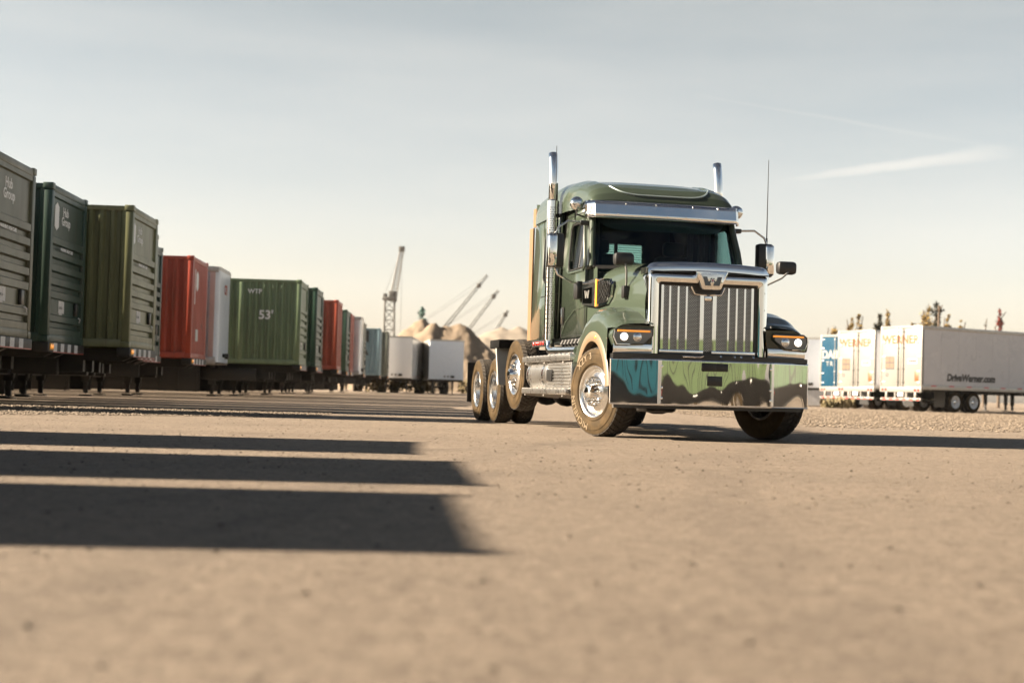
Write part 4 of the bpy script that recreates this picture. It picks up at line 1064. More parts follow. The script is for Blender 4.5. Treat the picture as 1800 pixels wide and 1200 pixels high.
        mb = MB(); mb.tube([(ex_, ey, 1.26), (ex_, ey, 1.18), (ex_, ey - .05, 1.10), (ex_, ey - .16, 1.06), (ex_ - s * .02, ey - .5, 1.055), (ex_ - s * .08, ey - 1.2, 1.05)], .066, 20); mb.build('exhaust_elbow', M_chrome, stk, 60)
        mb = MB()
        for z in (1.5, 2.9): x0, x1 = sorted((s * 1.04, s * 1.11)); mb.box(x0, x1, ey - .03, ey + .03, z, z + .05)
        build_each(mb, 'stack_bracket', M_black, stk)
        # spotlight beside the roof
        c = Vector((s * 1.10, 2.30, 2.97))
        mb = MB(); mb.ball(c, .092, 20, (1, .9, 1)); sp = mb.build('spot_lamp', M_chrome, T, 60)
        mb = MB(); mb.tube([c + Vector((0, 0, -.08)), c + Vector((0, 0, -.14)), c + Vector((-s * .12, .02, -.17))], .012, 8); mb.build('lamp_mount', M_black, sp)
        mb = MB(); mb.lathe([(-.075, .07), (-.088, .05), (-.09, .001)], 'y', c, 20); mb.build('lamp_lens', M_lampglass, sp)
        # steps and tank
        for z, y0, y1 in ((.975, 1.98, 5.02), (.53, 2.16, 5.40)):
            x0, x1 = sorted((s * 1.02, s * 1.23)); mb = MB(); mb.box(x0, x1, y0, min(y1, 4.62), z - .045, z + .03, .01); stp = mb.build('step', M_tread, T)
            mb = MB()
            for k in range(12): mb.box(x0 + .01, x1 - .01, y0 + .1 + k * .2, y0 + .2 + k * .2, z + .028, z + .036)
            mb.build('step_tread', M_steelgal, stp)
        mb = MB()
        mb.lathe([(3.36, .001), (3.36, .235), (3.38, .26), (4.50, .26), (4.54, .24), (4.56, .001)], 'y', (s * .93, 0, .75), 48); tk = mb.build('fuel_tank', M_tread, T)
        for y in (3.55, 4.40): mb = MB(); mb.lathe([(y - .03, .262), (y - .03, .268), (y + .03, .268), (y + .03, .262)], 'y', (s * .93, 0, .75), 48); mb.build('tank_strap', M_chrome, tk)
        mb = MB(); rib = [(s * .7, 2.2)]
        x0, x1 = sorted((s * .72, s * 1.17)); mb.box(x0, x1, 2.12, 3.32, .56, .92, .02)
        for k in range(8):
            x0, x1 = sorted((s * 1.165, s * 1.185)); mb.box(x0, x1, 2.14, 3.30, .58 + k * .042, .60 + k * .042, .006)
        bx_ = mb.build('battery_box', M_tread, T)
        x0, x1 = sorted((s * 1.17, s * 1.205)); mb = MB(); mb.box(x0, x1, 3.0, 3.28, .66, .82, .02); mb.build('box_latch', M_black, bx_)
        mb = MB()
        for y in (2.4, 3.4, 4.5):
            mb.prism([(s * 1.0, .95), (s * 1.2, .95), (s * 1.2, .90), (s * 1.02, .80)], 'y', y, y + .05); mb.prism([(s * .7, .56), (s * 1.2, .50), (s * 1.2, .46), (s * .7, .42)], 'y', y, y + .05)
        build_each(mb, 'step_bracket', M_steelgal, T)
        mb = MB(); mb.box(s * .95 - .1, s * .95 + .1, 2.0, 3.1, 1.10, 1.22, .02)
        for k in range(6): mb.tube([(s * 1.05, 2.1 + .17 * k, 1.20), (s * 1.08, 2.1 + .17 * k, 1.14)], .03, 8)
        mb.build('cab_underframe', M_frame, T)
        mb = MB(); x0, x1 = sorted((s * 1.05, s * 1.10)); mb.box(x0, x1, 3.55, 4.60, 1.15, 1.24, .01); rl = mb.build('sleeper_skirt', M_frame, T)
        mb = MB()
        for k in range(5): mb.ball((s * 1.105, 4.45 - .14 * k, 1.195), .03, 10, (.5, 1, 1))
        build_each(mb, 'red_marker', M_red, rl)
        # quarter fender ahead of the drive axles
        mb = MB(); x0, x1 = sorted((s * .62, s * 1.275)); mb.box(x0, x1, 6.05, 6.72, 1.17, 1.305, .015); qf = mb.build('quarter_fender', M_matt, T)
        mb = MB(); mb.prism([(6.22, 1.17), (6.28, 1.17), (6.17, .85), (6.06, .60), (6.01, .60), (6.10, .85)], 'x', x0, x1); mb.build('fender_panel', mat('lit_edge_panel', (.30, .30, .29), .4), qf)  # pale colour carries the lit look of the panel edge
    # ---- roof cap
    st_ = [(2.00, 2.93, .93, 2.96), (2.03, 2.92, .95, 3.02), (2.10, 2.92, .975, 3.12), (2.22, 2.92, .99, 3.22), (2.40, 2.93, 1.0, 3.30), (2.65, 2.94, 1.02, 3.365), (3.0, 2.95, 1.05, 3.42), (3.5, 2.95, 1.07, 3.46), (4.1, 2.95, 1.07, 3.46), (4.6, 2.95, 1.06, 3.42), (4.76, 2.95, 1.05, 3.33), (4.80, 2.95, 1.04, 3.2)]
    def roof(u, v):
        t = v * (len(st_) - 1); i = min(int(t), len(st_) - 2); f = t - i
        y, zb_, w_, zt_ = [a + (b - a) * f for a, b in zip(st_[i], st_[i + 1])]
        a = math.pi * u; cx, sz = math.cos(a), math.sin(a)
        e = .52
        x = -w_ * math.copysign(abs(cx) ** e, cx); z = zb_ + (zt_ - zb_) * abs(sz) ** (e * .9)
        # recessed panel in the front of the roof
        lim = .70; fr_ = max(0, 1 - max(0, (abs(x) - lim) / .05)); fr_ = min(1, fr_)
        g = (z - 3.20 - .045 * (abs(x) / .7) ** 6) / .035; g = max(0, min(1, g)); g = g * g * (3 - 2 * g)
        y2 = y + .055 * fr_ * g; z2 = z - .022 * fr_ * g
        return Vector((x, y2, z2))
    mb = MB(); mb.grid(roof, 120, 88); rf = mb.build('roof', M_paint, T, 70)
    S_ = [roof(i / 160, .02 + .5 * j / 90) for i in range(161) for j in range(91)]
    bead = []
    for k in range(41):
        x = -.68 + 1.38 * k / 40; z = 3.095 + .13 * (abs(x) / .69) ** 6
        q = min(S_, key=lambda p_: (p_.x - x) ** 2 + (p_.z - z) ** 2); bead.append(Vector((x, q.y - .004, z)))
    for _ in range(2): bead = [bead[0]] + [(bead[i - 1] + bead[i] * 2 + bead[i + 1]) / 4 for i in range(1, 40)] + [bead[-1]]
    mb = MB(); mb.tube(bead, .011, 8); mb.build('roof_highlight', mat('highlight_satin', (.42, .50, .50), .4, .7), rf)  # pale bead stands for the highlight along the roof's paint edge
    mb = MB(); mb.box(-.93, .93, 2.02, 2.10, 2.76, 2.97, .02); mb.build('windscreen_header', M_paint, T)
    # ---- windscreen
    def ws(u, v):
        x = -1 + 2 * u; hw_ = .985 - .05 * v
        return Vector((hw_ * x, 1.60 + .42 * v + (.21 - .10 * v) * x * x, 2.11 + .68 * v))
    mb = MB(); mb.grid(ws, 24, 10); wsn = mb.build('windscreen', M_screen, T, 60)
    mb = MB(); edge = [ws(u / 24, 0) for u in range(25)] + [ws(1, v / 8) for v in range(1, 9)] + [ws(1 - u / 24, 1) for u in range(1, 25)] + [ws(0, 1 - v / 8) for v in range(1, 9)]
    mb.tube(edge, .020, 6, False); mb.build('windscreen_seal', M_black, wsn)
    mb = MB(); mb.grid(lambda u, v: ws(.03 + .94 * u, 1 - (.02 + .24 * (1 - abs(2 * u - 1) ** 8)) * v) + Vector((0, .035, 0)), 40, 3); mb.build('sunshade_band', M_interior, wsn)
    mb = MB()
    for s in (-1, 1): mb.tube([ws(.5 + s * .08, .02) + Vector((0, -.03, .0)), ws(.5 + s * .30, .10) + Vector((0, -.03, 0)), ws(.5 + s * .36, .14) + Vector((0, -.025, 0))], .010, 6)
    build_each(mb, 'wiper', M_black, wsn)
    mb = MB(); mb.grid(lambda u, v: Vector(((-.97 + 1.94 * u), 1.55 + .22 * (2 * u - 1) ** 2 + .08 * v - .05, 2.085 + .05 * v)), 20, 2); mb.build('cowl_panel', M_black, T)
    # ---- visor
    def vis(u, v):
        k = [(-1.035, 2.16), (-1.03, 2.06), (-.955, 1.945), (.955, 1.945), (1.03, 2.06), (1.035, 2.16)]
        t = u * 5; i = min(int(t), 4); f = t - i
        x = k[i][0] + (k[i + 1][0] - k[i][0]) * f; y = k[i][1] + (k[i + 1][1] - k[i][1]) * f
        return Vector((x, y - .045 * (1 - v) - .035 * (1 - (x / .95) ** 2) * (abs(x) < .95), 2.765 + .215 * v))
    mb = MB(); mb.grid(vis, 60, 4); vs_ = mb.build('sun_visor', M_chrome, T, 20); so = vs_.modifiers.new('thickness', 'SOLIDIFY'); so.thickness = .006
    mb = MB(); mb.tube([vis(u / 60, 0) for u in range(61)], .007, 6); mb.build('rolled_edge', M_chrome, vs_)
    mb = MB()
    for x, v in ((-.66, .2), (-.25, .2), (.0, .2), (.25, .2), (.66, .2), (-.55, .85), (-.15, .85), (.35, .85), (.7, .85)):
        u = (2 + (x + .955) / 1.91) / 5; p = vis(u, v); mb.ball(p + Vector((0, -.006, 0)), .012, 10)
    build_each(mb, 'visor_bolt', M_alu, vs_)
    # ---- cab inside
    mb = MB(); mb.box(-1.0, 1.0, 1.75, 4.74, 1.2, 1.26); mb.build('cab_floor', M_interior, T)
    mb = MB(); mb.holed([(-1.05, 1.24), (1.05, 1.24), (1.04, 3.25), (-1.04, 3.25)], [[(-.20, 2.42), (.155, 2.42), (.155, 2.73), (-.20, 2.73)], [(.205, 2.42), (.585, 2.42), (.585, 2.73), (.205, 2.73)]], lambda x, z: Vector((x, 4.76, z)))
    bw_ = mb.build('back_wall', M_paint, T); so = bw_.modifiers.new('thickness', 'SOLIDIFY'); so.thickness = .03
    mb = MB(); mb.box(-.21, .16, 4.75, 4.755, 2.41, 2.74); mb.build('rear_window', glass_mat('rear_window_glass', (.8, .92, .86)), bw_); mb = MB(); mb.box(.2, .59, 4.75, 4.755, 2.41, 2.74); mb.build('rear_window', MATS['rear_window_glass'], bw_)
    mb = MB()
    for k in range(9): mb.box(-.19, .58, 4.72, 4.725, 2.44 + k * .034, 2.446 + k * .034)
    mb.build('rear_blind', M_trim, bw_)
    mb = MB(); mb.box(-.98, .98, 1.80, 2.16, 1.25, 2.06, .06); mb.box(.2, .8, 2.1, 2.25, 1.7, 2.0, .04); mb.build('dashboard', M_interior, T)
    mb = MB()
    c = Vector((.48, 2.33, 2.06)); ax = Vector((0, .85, .55)).normalized(); u_ = Vector((1, 0, 0)); w_ = ax.cross(u_)
    ring = [c + (u_ * math.cos(R(a)) + w_ * math.sin(R(a))) * .215 for a in range(0, 361, 12)]
    mb.tube(ring, .016, 8, False); mb.tube([c - u_ * .2, c + u_ * .2], .018, 8); mb.tube([c, c - w_ * .2], .018, 8); mb.ball(c, .075, 14, (1, .6, 1)); mb.tube([c, c - ax * .35], .03, 8)
    swl = mb.build('steering_wheel', M_trim, T)
    mb = MB()
    sp_ = [c - ax * .055 + u_ * a + w_ * b for a, b in star(0, .0, .06, 0)]; mb._add(sp_ + [p - ax * .006 for p in sp_], [list(range(10)), list(range(10, 20))] + [(i, (i + 1) % 10, 10 + (i + 1) % 10, 10 + i) for i in range(10)]); mb.build('wheel_emblem', mat('emblem_tan', (.5, .4, .33), .4), swl)
    for x in (-.55, .52):
        mb = MB(); mb.box(x - .27, x + .27, 2.65, 3.15, 1.55, 1.78, .07); mb.box(x - .27, x + .27, 3.05, 3.25, 1.7, 2.42, .08); mb.box(x - .15, x + .15, 3.08, 3.2, 2.42, 2.62, .05); mb.box(x - .2, x + .2, 2.75, 3.1, 1.25, 1.58, .03); mb.build('seat', M_interior, T)
    for s in (-1, 1):
        mb = MB(); mb.grid(lambda u, v: Vector((s * (.60 + .40 * u), 2.80 + .03 * math.sin(u * 30), 1.3 + 1.66 * v)), 30, 1); mb.build('sleeper_curtain', M_interior, T)
    mb = MB(); mb.box(-1.0, 1.0, 2.12, 4.5, 2.97, 3.0); mb.build('headliner', M_interior, T)
    mb = MB(); mb.box(-1.0, 1.0, 4.0, 4.5, 1.5, 1.75, .05); mb.build('bunk', M_trim, T)
    # mud flaps and tail
    for s in (-1, 1):
        mb = MB(); mb.box(s * .92 - .31, s * .92 + .31, 8.75, 8.77, .3, .98); mb.build('mudflap', M_black, T)
        mb = MB(); mb.box(s * .7 - .2, s * .7 + .2, 8.95, 9.0, .85, .98, .01); mb.build('tail_light', M_red, T)
    return T
truck()
# ---------------------------------------------------------------- the row of trailers on the left
def paint(name, c, **k): return mat(name, c, .38, var=.7, vscale=2.2, stretch=(1, 1, .3), var2=k.pop('var2', [x * .6 for x in c]), spec=.5, streak=(.055, .034, .022), **k)
G_grey = paint('grey_green_paint', (.085, .088, .050)); G_dark = paint('dark_green_paint', (.022, .055, .040)); G_olive = paint('olive_paint', (.145, .155, .070), var2=(.07, .075, .038))
G_mid = paint('mid_green_paint', (.16, .225, .125)); G_deep = paint('deep_green_paint', (.028, .075, .048)); C_red = paint('red_oxide_paint', (.42, .068, .036)); C_red2 = paint('orange_red_paint', (.46, .095, .052))
C_light = paint('light_green_paint', (.068, .10, .046)); C_blue = paint('blue_grey_paint', (.22, .33, .38)); C_grey = paint('weathered_grey_paint', (.20, .21, .17))
YAW = R(3.0)
def hub(y, size=.21): return [('Hub', size, y, 2.47, M_decal, -.0475), ('Group', size, y - .08, 2.29, M_decal, -.0475), ('WARNING HIGH CUBE', .085, .72, 1.745, M_decal, -.010)]
def row(X, Y, label, m, style, under, z=1.17, yaw=YAW, **k):
    global LAST
    LAST = container(label, m, style, (X, Y, z), yaw, **k)
    return chassis(under, (X, Y, 0), yaw)
# three that stand beside the camera, outside the frame, and throw the long shadows in the foreground
row(-8.66, 11.05, 'dark green ribbed container nearest the camera side, third from the front of the row', G_dark, 'rib', 'chassis under the third container from the front of the row', yaw=R(3.4), texts=hub(.8), logo=(.3, .55, 2.12, 2.58))
row(-8.08, 7.62, 'olive container beside the camera, second from the front of the row', G_olive, 'rib', 'chassis under the second container from the front of the row', yaw=R(5.2), texts=hub(.8), logo=(.3, .55, 2.12, 2.58))
row(-8.00, 4.40, 'mid green container beside the camera, frontmost of the whole row', G_mid, 'rib', 'chassis under the frontmost container of the row', yaw=R(5.0), texts=hub(.8), logo=(.3, .55, 2.12, 2.58))
# the ones in view
row(-8.10, 21.72, 'grey green ribbed container cut off by the left edge, white group lettering', G_grey, 'rib', 'black chassis under the grey green container at the left edge', texts=hub(1.02, .23))
row(-8.45, 25.85, 'dark green ribbed container with white hexagon logo and bright placard', G_dark, 'rib', 'black chassis under the dark green logo container, striped bolster', texts=hub(.95, .23), logo=(.38, .66, 2.08, 2.60))
row(-7.80, 28.95, 'olive container with broad corrugated side and ribbed end, small white logo', G_olive, 'rib', 'black chassis under the olive container, orange marker lights', texts=hub(.75, .21), logo=(.26, .48, 2.14, 2.58))
row(-8.62, 32.30, 'olive green container mostly hidden directly behind the broad olive one', G_olive, 'rib', 'black chassis under the hidden olive container')
row(-9.35, 35.75, 'dark green container end showing as a sliver beside the red container', G_dark, 'rib', 'black chassis under the dark green sliver container')
red_box = row(-9.10, 40.30, 'brick red corrugated container with white marks, nearest of the red ones', C_red, 'steel', 'black chassis under the nearest red container',
    )
mb = MB(); mb.box(-.010, -.005, .42, .49, 1.55, 2.55); mb.build('white_stripe', M_decal, LAST)
mb = MB(); mb.prism([(.62, 2.05), (.80, 1.93), (1.0, 2.05), (1.0, 2.42), (.80, 2.52), (.62, 2.42)], 'x', -.010, -.005); mb.build('emblem', M_decal, LAST)
mb = MB(); mb.box(-.010, -.005, .75, 1.15, .50, .84); mb.build('placard', M_paper, LAST)
van_trailer('white van trailer with small red letters on its nose, between red and green containers', (-9.18, 45.25, 0), R(3), body=paint('pinkish_white_panel', (.60, .46, .42)), nose=mat('pale_blue_white_panel', (.62, .68, .74), .3, var=.2), group='van trailers in the left row', roundnose=True, nose_text=[('CFI', .42, .1, 3.42, C_red)])
row(-7.25, 48.60, 'green corrugated container with white 53 foot mark on its wide side', G_mid, 'rib', 'black chassis under the container marked 53', side_texts=[("53'", .42, -1.18, 1.66, M_decal), ('WTP', .22, -1.58, 2.46, M_decal)])
row(-7.20, 52.25, 'deep green container directly behind the one marked 53', G_deep, 'rib', 'black chassis directly behind the chassis of container 53')
row(-7.62, 55.70, 'grey green container end showing as a sliver before the orange red one', G_grey, 'rib', 'black chassis under the sliver before the orange red container')
row(-7.32, 59.60, 'orange red corrugated container farther back, between two green ones', C_red2, 'steel', 'black chassis under the farther orange red container')
row(-7.82, 67.20, 'deep green ribbed container behind the orange red one', G_deep, 'rib', 'black chassis under the green container behind the orange red one')
row(-7.98, 70.40, 'red container showing as a thin strip beside the small white van', C_red, 'steel', 'black chassis under the thin red strip')
van_trailer('small white van trailer with rounded nose, between red strip and ribbed grey end', (-7.92, 75.2, 0), R(3), body=M_whitegloss, group='van trailers in the left row', roundnose=True)
row(-8.35, 80.20, 'weathered grey container with ribbed end behind the small white van', C_grey, 'rib', 'black chassis under the weathered grey container')
row(-8.15, 87.90, 'pale blue grey container with large dark letters, farthest wide side in the row', C_blue, 'steel', 'black chassis under the pale blue container with dark letters', side_texts=[('M', 1.0, -1.05, 2.35, M_darkdecal), ('A', 1.0, -1.05, 1.55, M_darkdecal), ('X', .55, -1.15, .85, M_darkdecal)])
row(-8.10, 93.00, 'weathered grey container, last and smallest at the far end of the row', C_grey, 'rib', 'black chassis under the last container of the row')

# ---------------------------------------------------------------- vans beyond, noses to the camera
van_trailer('plain white van trailer nose on, left of the sand heap and touching the row', (-8.35, 101.0, 0), R(-90), body=M_whitegloss, nose=M_whitegloss, group='white vans before the sand heap')
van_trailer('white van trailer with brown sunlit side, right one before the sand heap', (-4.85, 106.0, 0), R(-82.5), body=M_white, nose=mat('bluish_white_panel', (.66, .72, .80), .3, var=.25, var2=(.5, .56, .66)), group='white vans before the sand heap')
van_trailer('white van trailer low behind the chassis of the left row', (-11.6, 104.0, 0), R(-90), body=M_whitegloss, group='white vans before the sand heap')

# ---------------------------------------------------------------- trailers on the right, doors to the sun
az = math.atan2(1.3, 2.05)
def from_door(px, py, L=16.15): return (px + math.cos(az) * L, py + math.sin(az) * L, 0)
c_n = Vector((18.05, 69.24)); c_f = Vector((19.35, 67.19)); mid = (c_n + c_f) / 2
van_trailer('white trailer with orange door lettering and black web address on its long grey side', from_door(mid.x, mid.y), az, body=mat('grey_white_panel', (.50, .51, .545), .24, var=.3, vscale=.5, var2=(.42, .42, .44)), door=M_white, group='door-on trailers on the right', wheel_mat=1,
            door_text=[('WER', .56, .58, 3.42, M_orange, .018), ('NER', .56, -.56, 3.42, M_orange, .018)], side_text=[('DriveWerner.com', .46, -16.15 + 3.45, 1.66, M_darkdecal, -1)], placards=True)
m2 = mid + Vector((-.80, 5.60))
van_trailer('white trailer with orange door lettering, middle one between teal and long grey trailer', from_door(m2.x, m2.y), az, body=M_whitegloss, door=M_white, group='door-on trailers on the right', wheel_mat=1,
            door_text=[('WER', .56, .58, 3.42, M_orange, .018), ('NER', .56, -.56, 3.42, M_orange, .018)], placards=True)
C_teal = mat('teal_paint', (.002, .034, .066), .65, var=.2, spec=.12)
van_trailer('teal trailer door with white lettering, leftmost of the door-on trailers', from_door(18.15, 79.2), az, body=M_whitegloss, door=C_teal, bars=mat('pale_lock_bar', (.25, .25, .25), .5), group='door-on trailers on the right',
            door_text=[('DAI', .62, .66, 2.95, M_cream, .03), ('MLER', .62, -.60, 2.95, M_cream, .03), ('T R', .34, .58, 2.45, M_cream, .01), ('UCK', .34, -.5, 2.45, M_cream, .01)])
van_trailer('bluish white trailer behind the chrome bumper, under the ribbed shed roof', (17.2, 84.0, 0), R(-88), body=M_whitegloss, nose=mat('bluish_white_panel', (.6, .6, .6)), group='van trailers', L=12)

# ---------------------------------------------------------------- shed
sh = thing('storage_shed', 'low shed with pale ribbed metal roof behind the right trailers', 'shed', (19.5, 100, 0))
MB().box(-2.5, 9, 0, 8, 0, 2.9).build('wall', mat('shed_wall', (.55, .56, .58), .6, var=.4), sh)
mb = MB(); corr(mb, 9.3, -2.8, 0, 0, 1, .06, .6, 1)
for f in mb.bm.faces: pass
for v in mb.bm.verts: v.co = Vector((v.co.x, -.4 + 5 * v.co.z, 2.85 + 1.5 * v.co.z - v.co.y))
mb.build('roof', M_roofing, sh, 20)

# ---------------------------------------------------------------- heaps
def heap(name, label, cx, cy, w, d, peaks, m, seed, rough=.5):
    n = 150
    def f(a, b):
        x, y = (a - .5) * w, (b - .5) * d
        wx, wy = x + .9 * rough * noise.noise((x * .3, y * .3, seed)), y + .9 * rough * noise.noise((x * .3, y * .3, seed + 5))
        h = max(ph - math.hypot(wx - px, wy - py) * slope for px, py, ph, slope in peaks)
        rid = 1 - 2 * abs(noise.noise((x * .45 + seed, y * .18, 1)))
        h += rough * (.35 * rid + .30 * noise.noise((x * .9, y * .9, seed)) + .30 * noise.noise((x * 2.4, y * 2.4, seed)) + .20 * noise.noise((x * 5, y * 5, seed)) - .25)
        return Vector((x, y, max(h, -.2)))
    mb = MB(); mb.grid(f, n, n); o = mb.build(name, m, None, 50); o.location = (cx, cy, 0)
    return tag(o, label, 'sand heap')
heap('sand_heap', 'tan sand heap with a sharp peak, behind the white vans', -9.0, 170, 40, 40, [(-2.1 - .5 * k, 2.5 - .35 * k, 8.9 - .40 * k, .85) for k in range(9)] + [(-.6 + .5 * k, -3.2 + .1 * k, 8.0 + .2 * math.sin(k * 2.1), .85) for k in range(9)], M_sand, 3.1, .68)
heap('gravel_heap', 'pale smooth gravel heap fading behind the truck tail', 3.0, 205, 70, 60, [(-4.6, 0, 9.5, .42), (-2, 0, 9.7, .45), (2, 0, 9.6, .45), (8, 2, 10.2, .5)], M_palesand, 9.0, .4)
# scrub between the vans
def scrub(name, label, x0, x1, y, n, h, m, seed):
    rnd = random.Random(seed); mb = MB(); V, F = [], []
    for i in range(n):
        x = rnd.uniform(x0, x1); yy = y + rnd.uniform(-1, 1); z = rnd.uniform(.02, h) * (1 - .5 * abs((x - x0) / (x1 - x0) - .5)); a = rnd.uniform(0, 3.14); r = rnd.uniform(.06, .2)
        k = len(V); V += [(x - r * math.cos(a), yy - r * math.sin(a), z), (x + r * math.cos(a), yy + r * math.sin(a), z + .03), (x + rnd.uniform(-.1, .1), yy, z + r * 1.8)]; F.append((k, k + 1, k + 2))
    mb._add(V, F); o = mb.build(name, m); return tag(o, label, 'bush', None)
scrub('bush', 'dry brown scrub under the gap between the white vans', -11.5, -6, 112, 900, 2.0, M_dryweed, 2)
scrub('bush', 'dry weeds under the white van before the sand heap', -4.5, -1, 124, 700, 1.3, M_dryweed, 3)
scrub('bush', 'dry weeds growing under the teal and middle trailer on the right', 16.2, 17.6, 73.5, 500, .35, M_dryweed, 4)

# ---------------------------------------------------------------- cranes far behind
def lattice(mb, p0, p1, w0, w1, n, r=.10):
    p0, p1 = Vector(p0), Vector(p1); ax = (p1 - p0).normalized(); u = ax.cross(Vector((0, 1, 0))).normalized(); v = ax.cross(u)
    C = lambda i, j: p0 + (p1 - p0) * (i / n) + (u * (1 if j in (0, 3) else -1) + v * (1 if j in (0, 1) else -1)) * ((w0 + (w1 - w0) * i / n) / 2)
    for j in range(4): mb.tube([C(0, j), C(n, j)], r, 5)
    for i in range(n):
        for j in range(4):
            mb.tube([C(i, j), C(i + 1, (j + 1) % 4)], r * .6, 4); mb.tube([C(i, j), C(i, (j + 1) % 4)], r * .6, 4)
def wpt(u, v, Y):
    d = cam.matrix_world.to_3x3() @ Vector(((u - 900) / 2500, -(v - 600) / 2500, -1)); t = Y / d.y
    return Vector((0, 0, .537)) + d * t
Yc = 330
b0 = wpt(683, 640, Yc); b0.z = 0
t1 = wpt(685, 528, Yc); b_t = wpt(707, 436, Yc); b_s = wpt(690, 530, Yc)
cr = thing('tower_crane', 'tall faint lattice crane with steep boom behind the left row', 'crane', (b0.x, Yc, 0), 0, 'cranes on the skyline')
o = Vector((b0.x, Yc, 0))
mb = MB(); lattice(mb, (0, 0, 0), (t1.x - b0.x, 0, t1.z), 2.6, 2.2, 9, .16); mb.build('mast', M_crane, cr)
mb = MB(); q = t1 - o; mb.box(q.x - 1.6, q.x + 1.6, -1.5, 1.5, q.z, q.z + .8, .1); mb.box(q.x - .2, q.x + 1.4, -1, 1, q.z + .8, q.z + 2.2, .1); mb.box(q.x - 1.5, q.x - .6, -.8, .8, q.z + .8, q.z + 1.6, .1); mb.build('machine_house', M_crane, cr)
mb = MB(); lattice(mb, b_s - o, b_t - o, 1.5, .8, 16, .10); mb.build('boom', mat('far_hazed_steel', (.16, .155, .145), .6), cr)  # fading by haze put into the boom and cable colour
mb = MB(); e = b_t - o; mb.box(e.x - .8, e.x + .6, -.5, .5, e.z - .9, e.z + .4, .1); mb.build('boom_head', M_crane, cr)
mb = MB(); mb.tube([e, (e.x + .3, 0, 2)], .04, 4); mb.tube([e, q + Vector((-1, 0, 2))], .04, 4); mb.build('cable', M_crane, cr)
for i, (lab, p, a, b) in enumerate((('slanting lattice boom nearest the sand heap, longest of the slanting ones', (770, 610), (788, 568), (857, 483)), ('middle slanting lattice boom beside the sand heap', (828, 620), (838, 560), (876, 510)), ('short slanting boom just above the pale heap', (866, 620), (872, 580), (893, 545)))):
    pb = wpt(*p, Yc); o = Vector((pb.x, Yc, 0)); A, B = wpt(*a, Yc) - o, wpt(*b, Yc) - o
    c = thing('crane', lab, 'crane', o, 0, 'cranes on the skyline')
    base = A + (A - B).normalized() * (A.z / max(.2, (B - A).normalized().z)) * .85
    mb = MB(); lattice(mb, base, B, .9, .55, 16, .085); mb.build('boom', M_crane, c)
    mb = MB(); mid_ = B + (A - B) * .22; mb.box(mid_.x - .5, mid_.x + .5, -.4, .4, mid_.z - .5, mid_.z + .5, .1); mb.build('boom_joint', M_crane, c)
    mb = MB(); mb.tube([mid_, (base.x - 6, 0, base.z + 6)], .035, 4); mb.tube([B, (base.x - 6, 0, base.z + 6)], .03, 4); mb.build('cable', mat('far_hazed_steel', (.16, .155, .145)), c)
    mb = MB(); mb.box(base.x - 3.5, base.x + 2, -1.6, 1.6, 1.2, 4, .2); mb.box(base.x - 3, base.x + 2.2, -2, -1.2, 0, 1.1, .3); mb.box(base.x - 3, base.x + 2.2, 1.2, 2, 0, 1.1, .3); mb.build('cab_and_tracks', M_crane, c)

# ---------------------------------------------------------------- trees
def tree(name, label, x, y, h, spread, m, seed, n=900, leaf=.22, group=None, bare=.25, narrow=True, gap=.0):
    rnd = random.Random(seed); t = thing(name, label, 'tree', (x, y, 0), 0, group)
    mb = MB(); pts = [(rnd.uniform(-.1, .1) * k, rnd.uniform(-.1, .1) * k, h * k / 6) for k in range(7)]; mb.tube(pts, [.16 * (1 - k / 7.2) + .015 for k in range(7)], 7)
    limbs = []
    for i in range(16):
        z = h * rnd.uniform(.2, .92); a = rnd.uniform(0, 6.28); r = spread * (1 - .55 * z / h) * rnd.uniform(.5, 1.1); up = r * (1.6 if narrow else .5)
        e = Vector((r * math.cos(a), r * math.sin(a), z + up)); limbs.append((Vector((0, 0, z)), e)); mb.tube([(0, 0, z), (e.x * .5, e.y * .5, z + up * .4), e], [.05, .03, .012], 5)
    mb.build('trunk', M_trunk, t)
    V, F = [], []
    cl = []
    for a, b in limbs:
        for _ in range(3): cl.append((a + (b - a) * rnd.uniform(.45, 1.1), rnd.uniform(.16, .42) * spread))
    for k in range(5): cl.append((Vector((rnd.uniform(-.1, .1), rnd.uniform(-.1, .1), h * rnd.uniform(.9, 1.02))), .2 * spread))
    for i in range(n):
        c, r = rnd.choice(cl); d = Vector((rnd.gauss(0, 1), rnd.gauss(0, 1), rnd.gauss(0, 1.5))) * r * .55; p = c + d
        if p.z < .3: continue
        u_ = Vector((rnd.gauss(0, 1), rnd.gauss(0, 1), rnd.gauss(0, 1))).normalized(); w_ = u_.orthogonal().normalized(); s_ = leaf * rnd.uniform(.5, 1.2)
        k = len(V); V += [p - u_ * s_, p + w_ * s_ * .45, p + u_ * s_, p - w_ * s_ * .45]; F.append((k, k + 1, k + 2, k + 3))
    mb = MB(); mb._add(V, F); mb.build('crown', m, t)
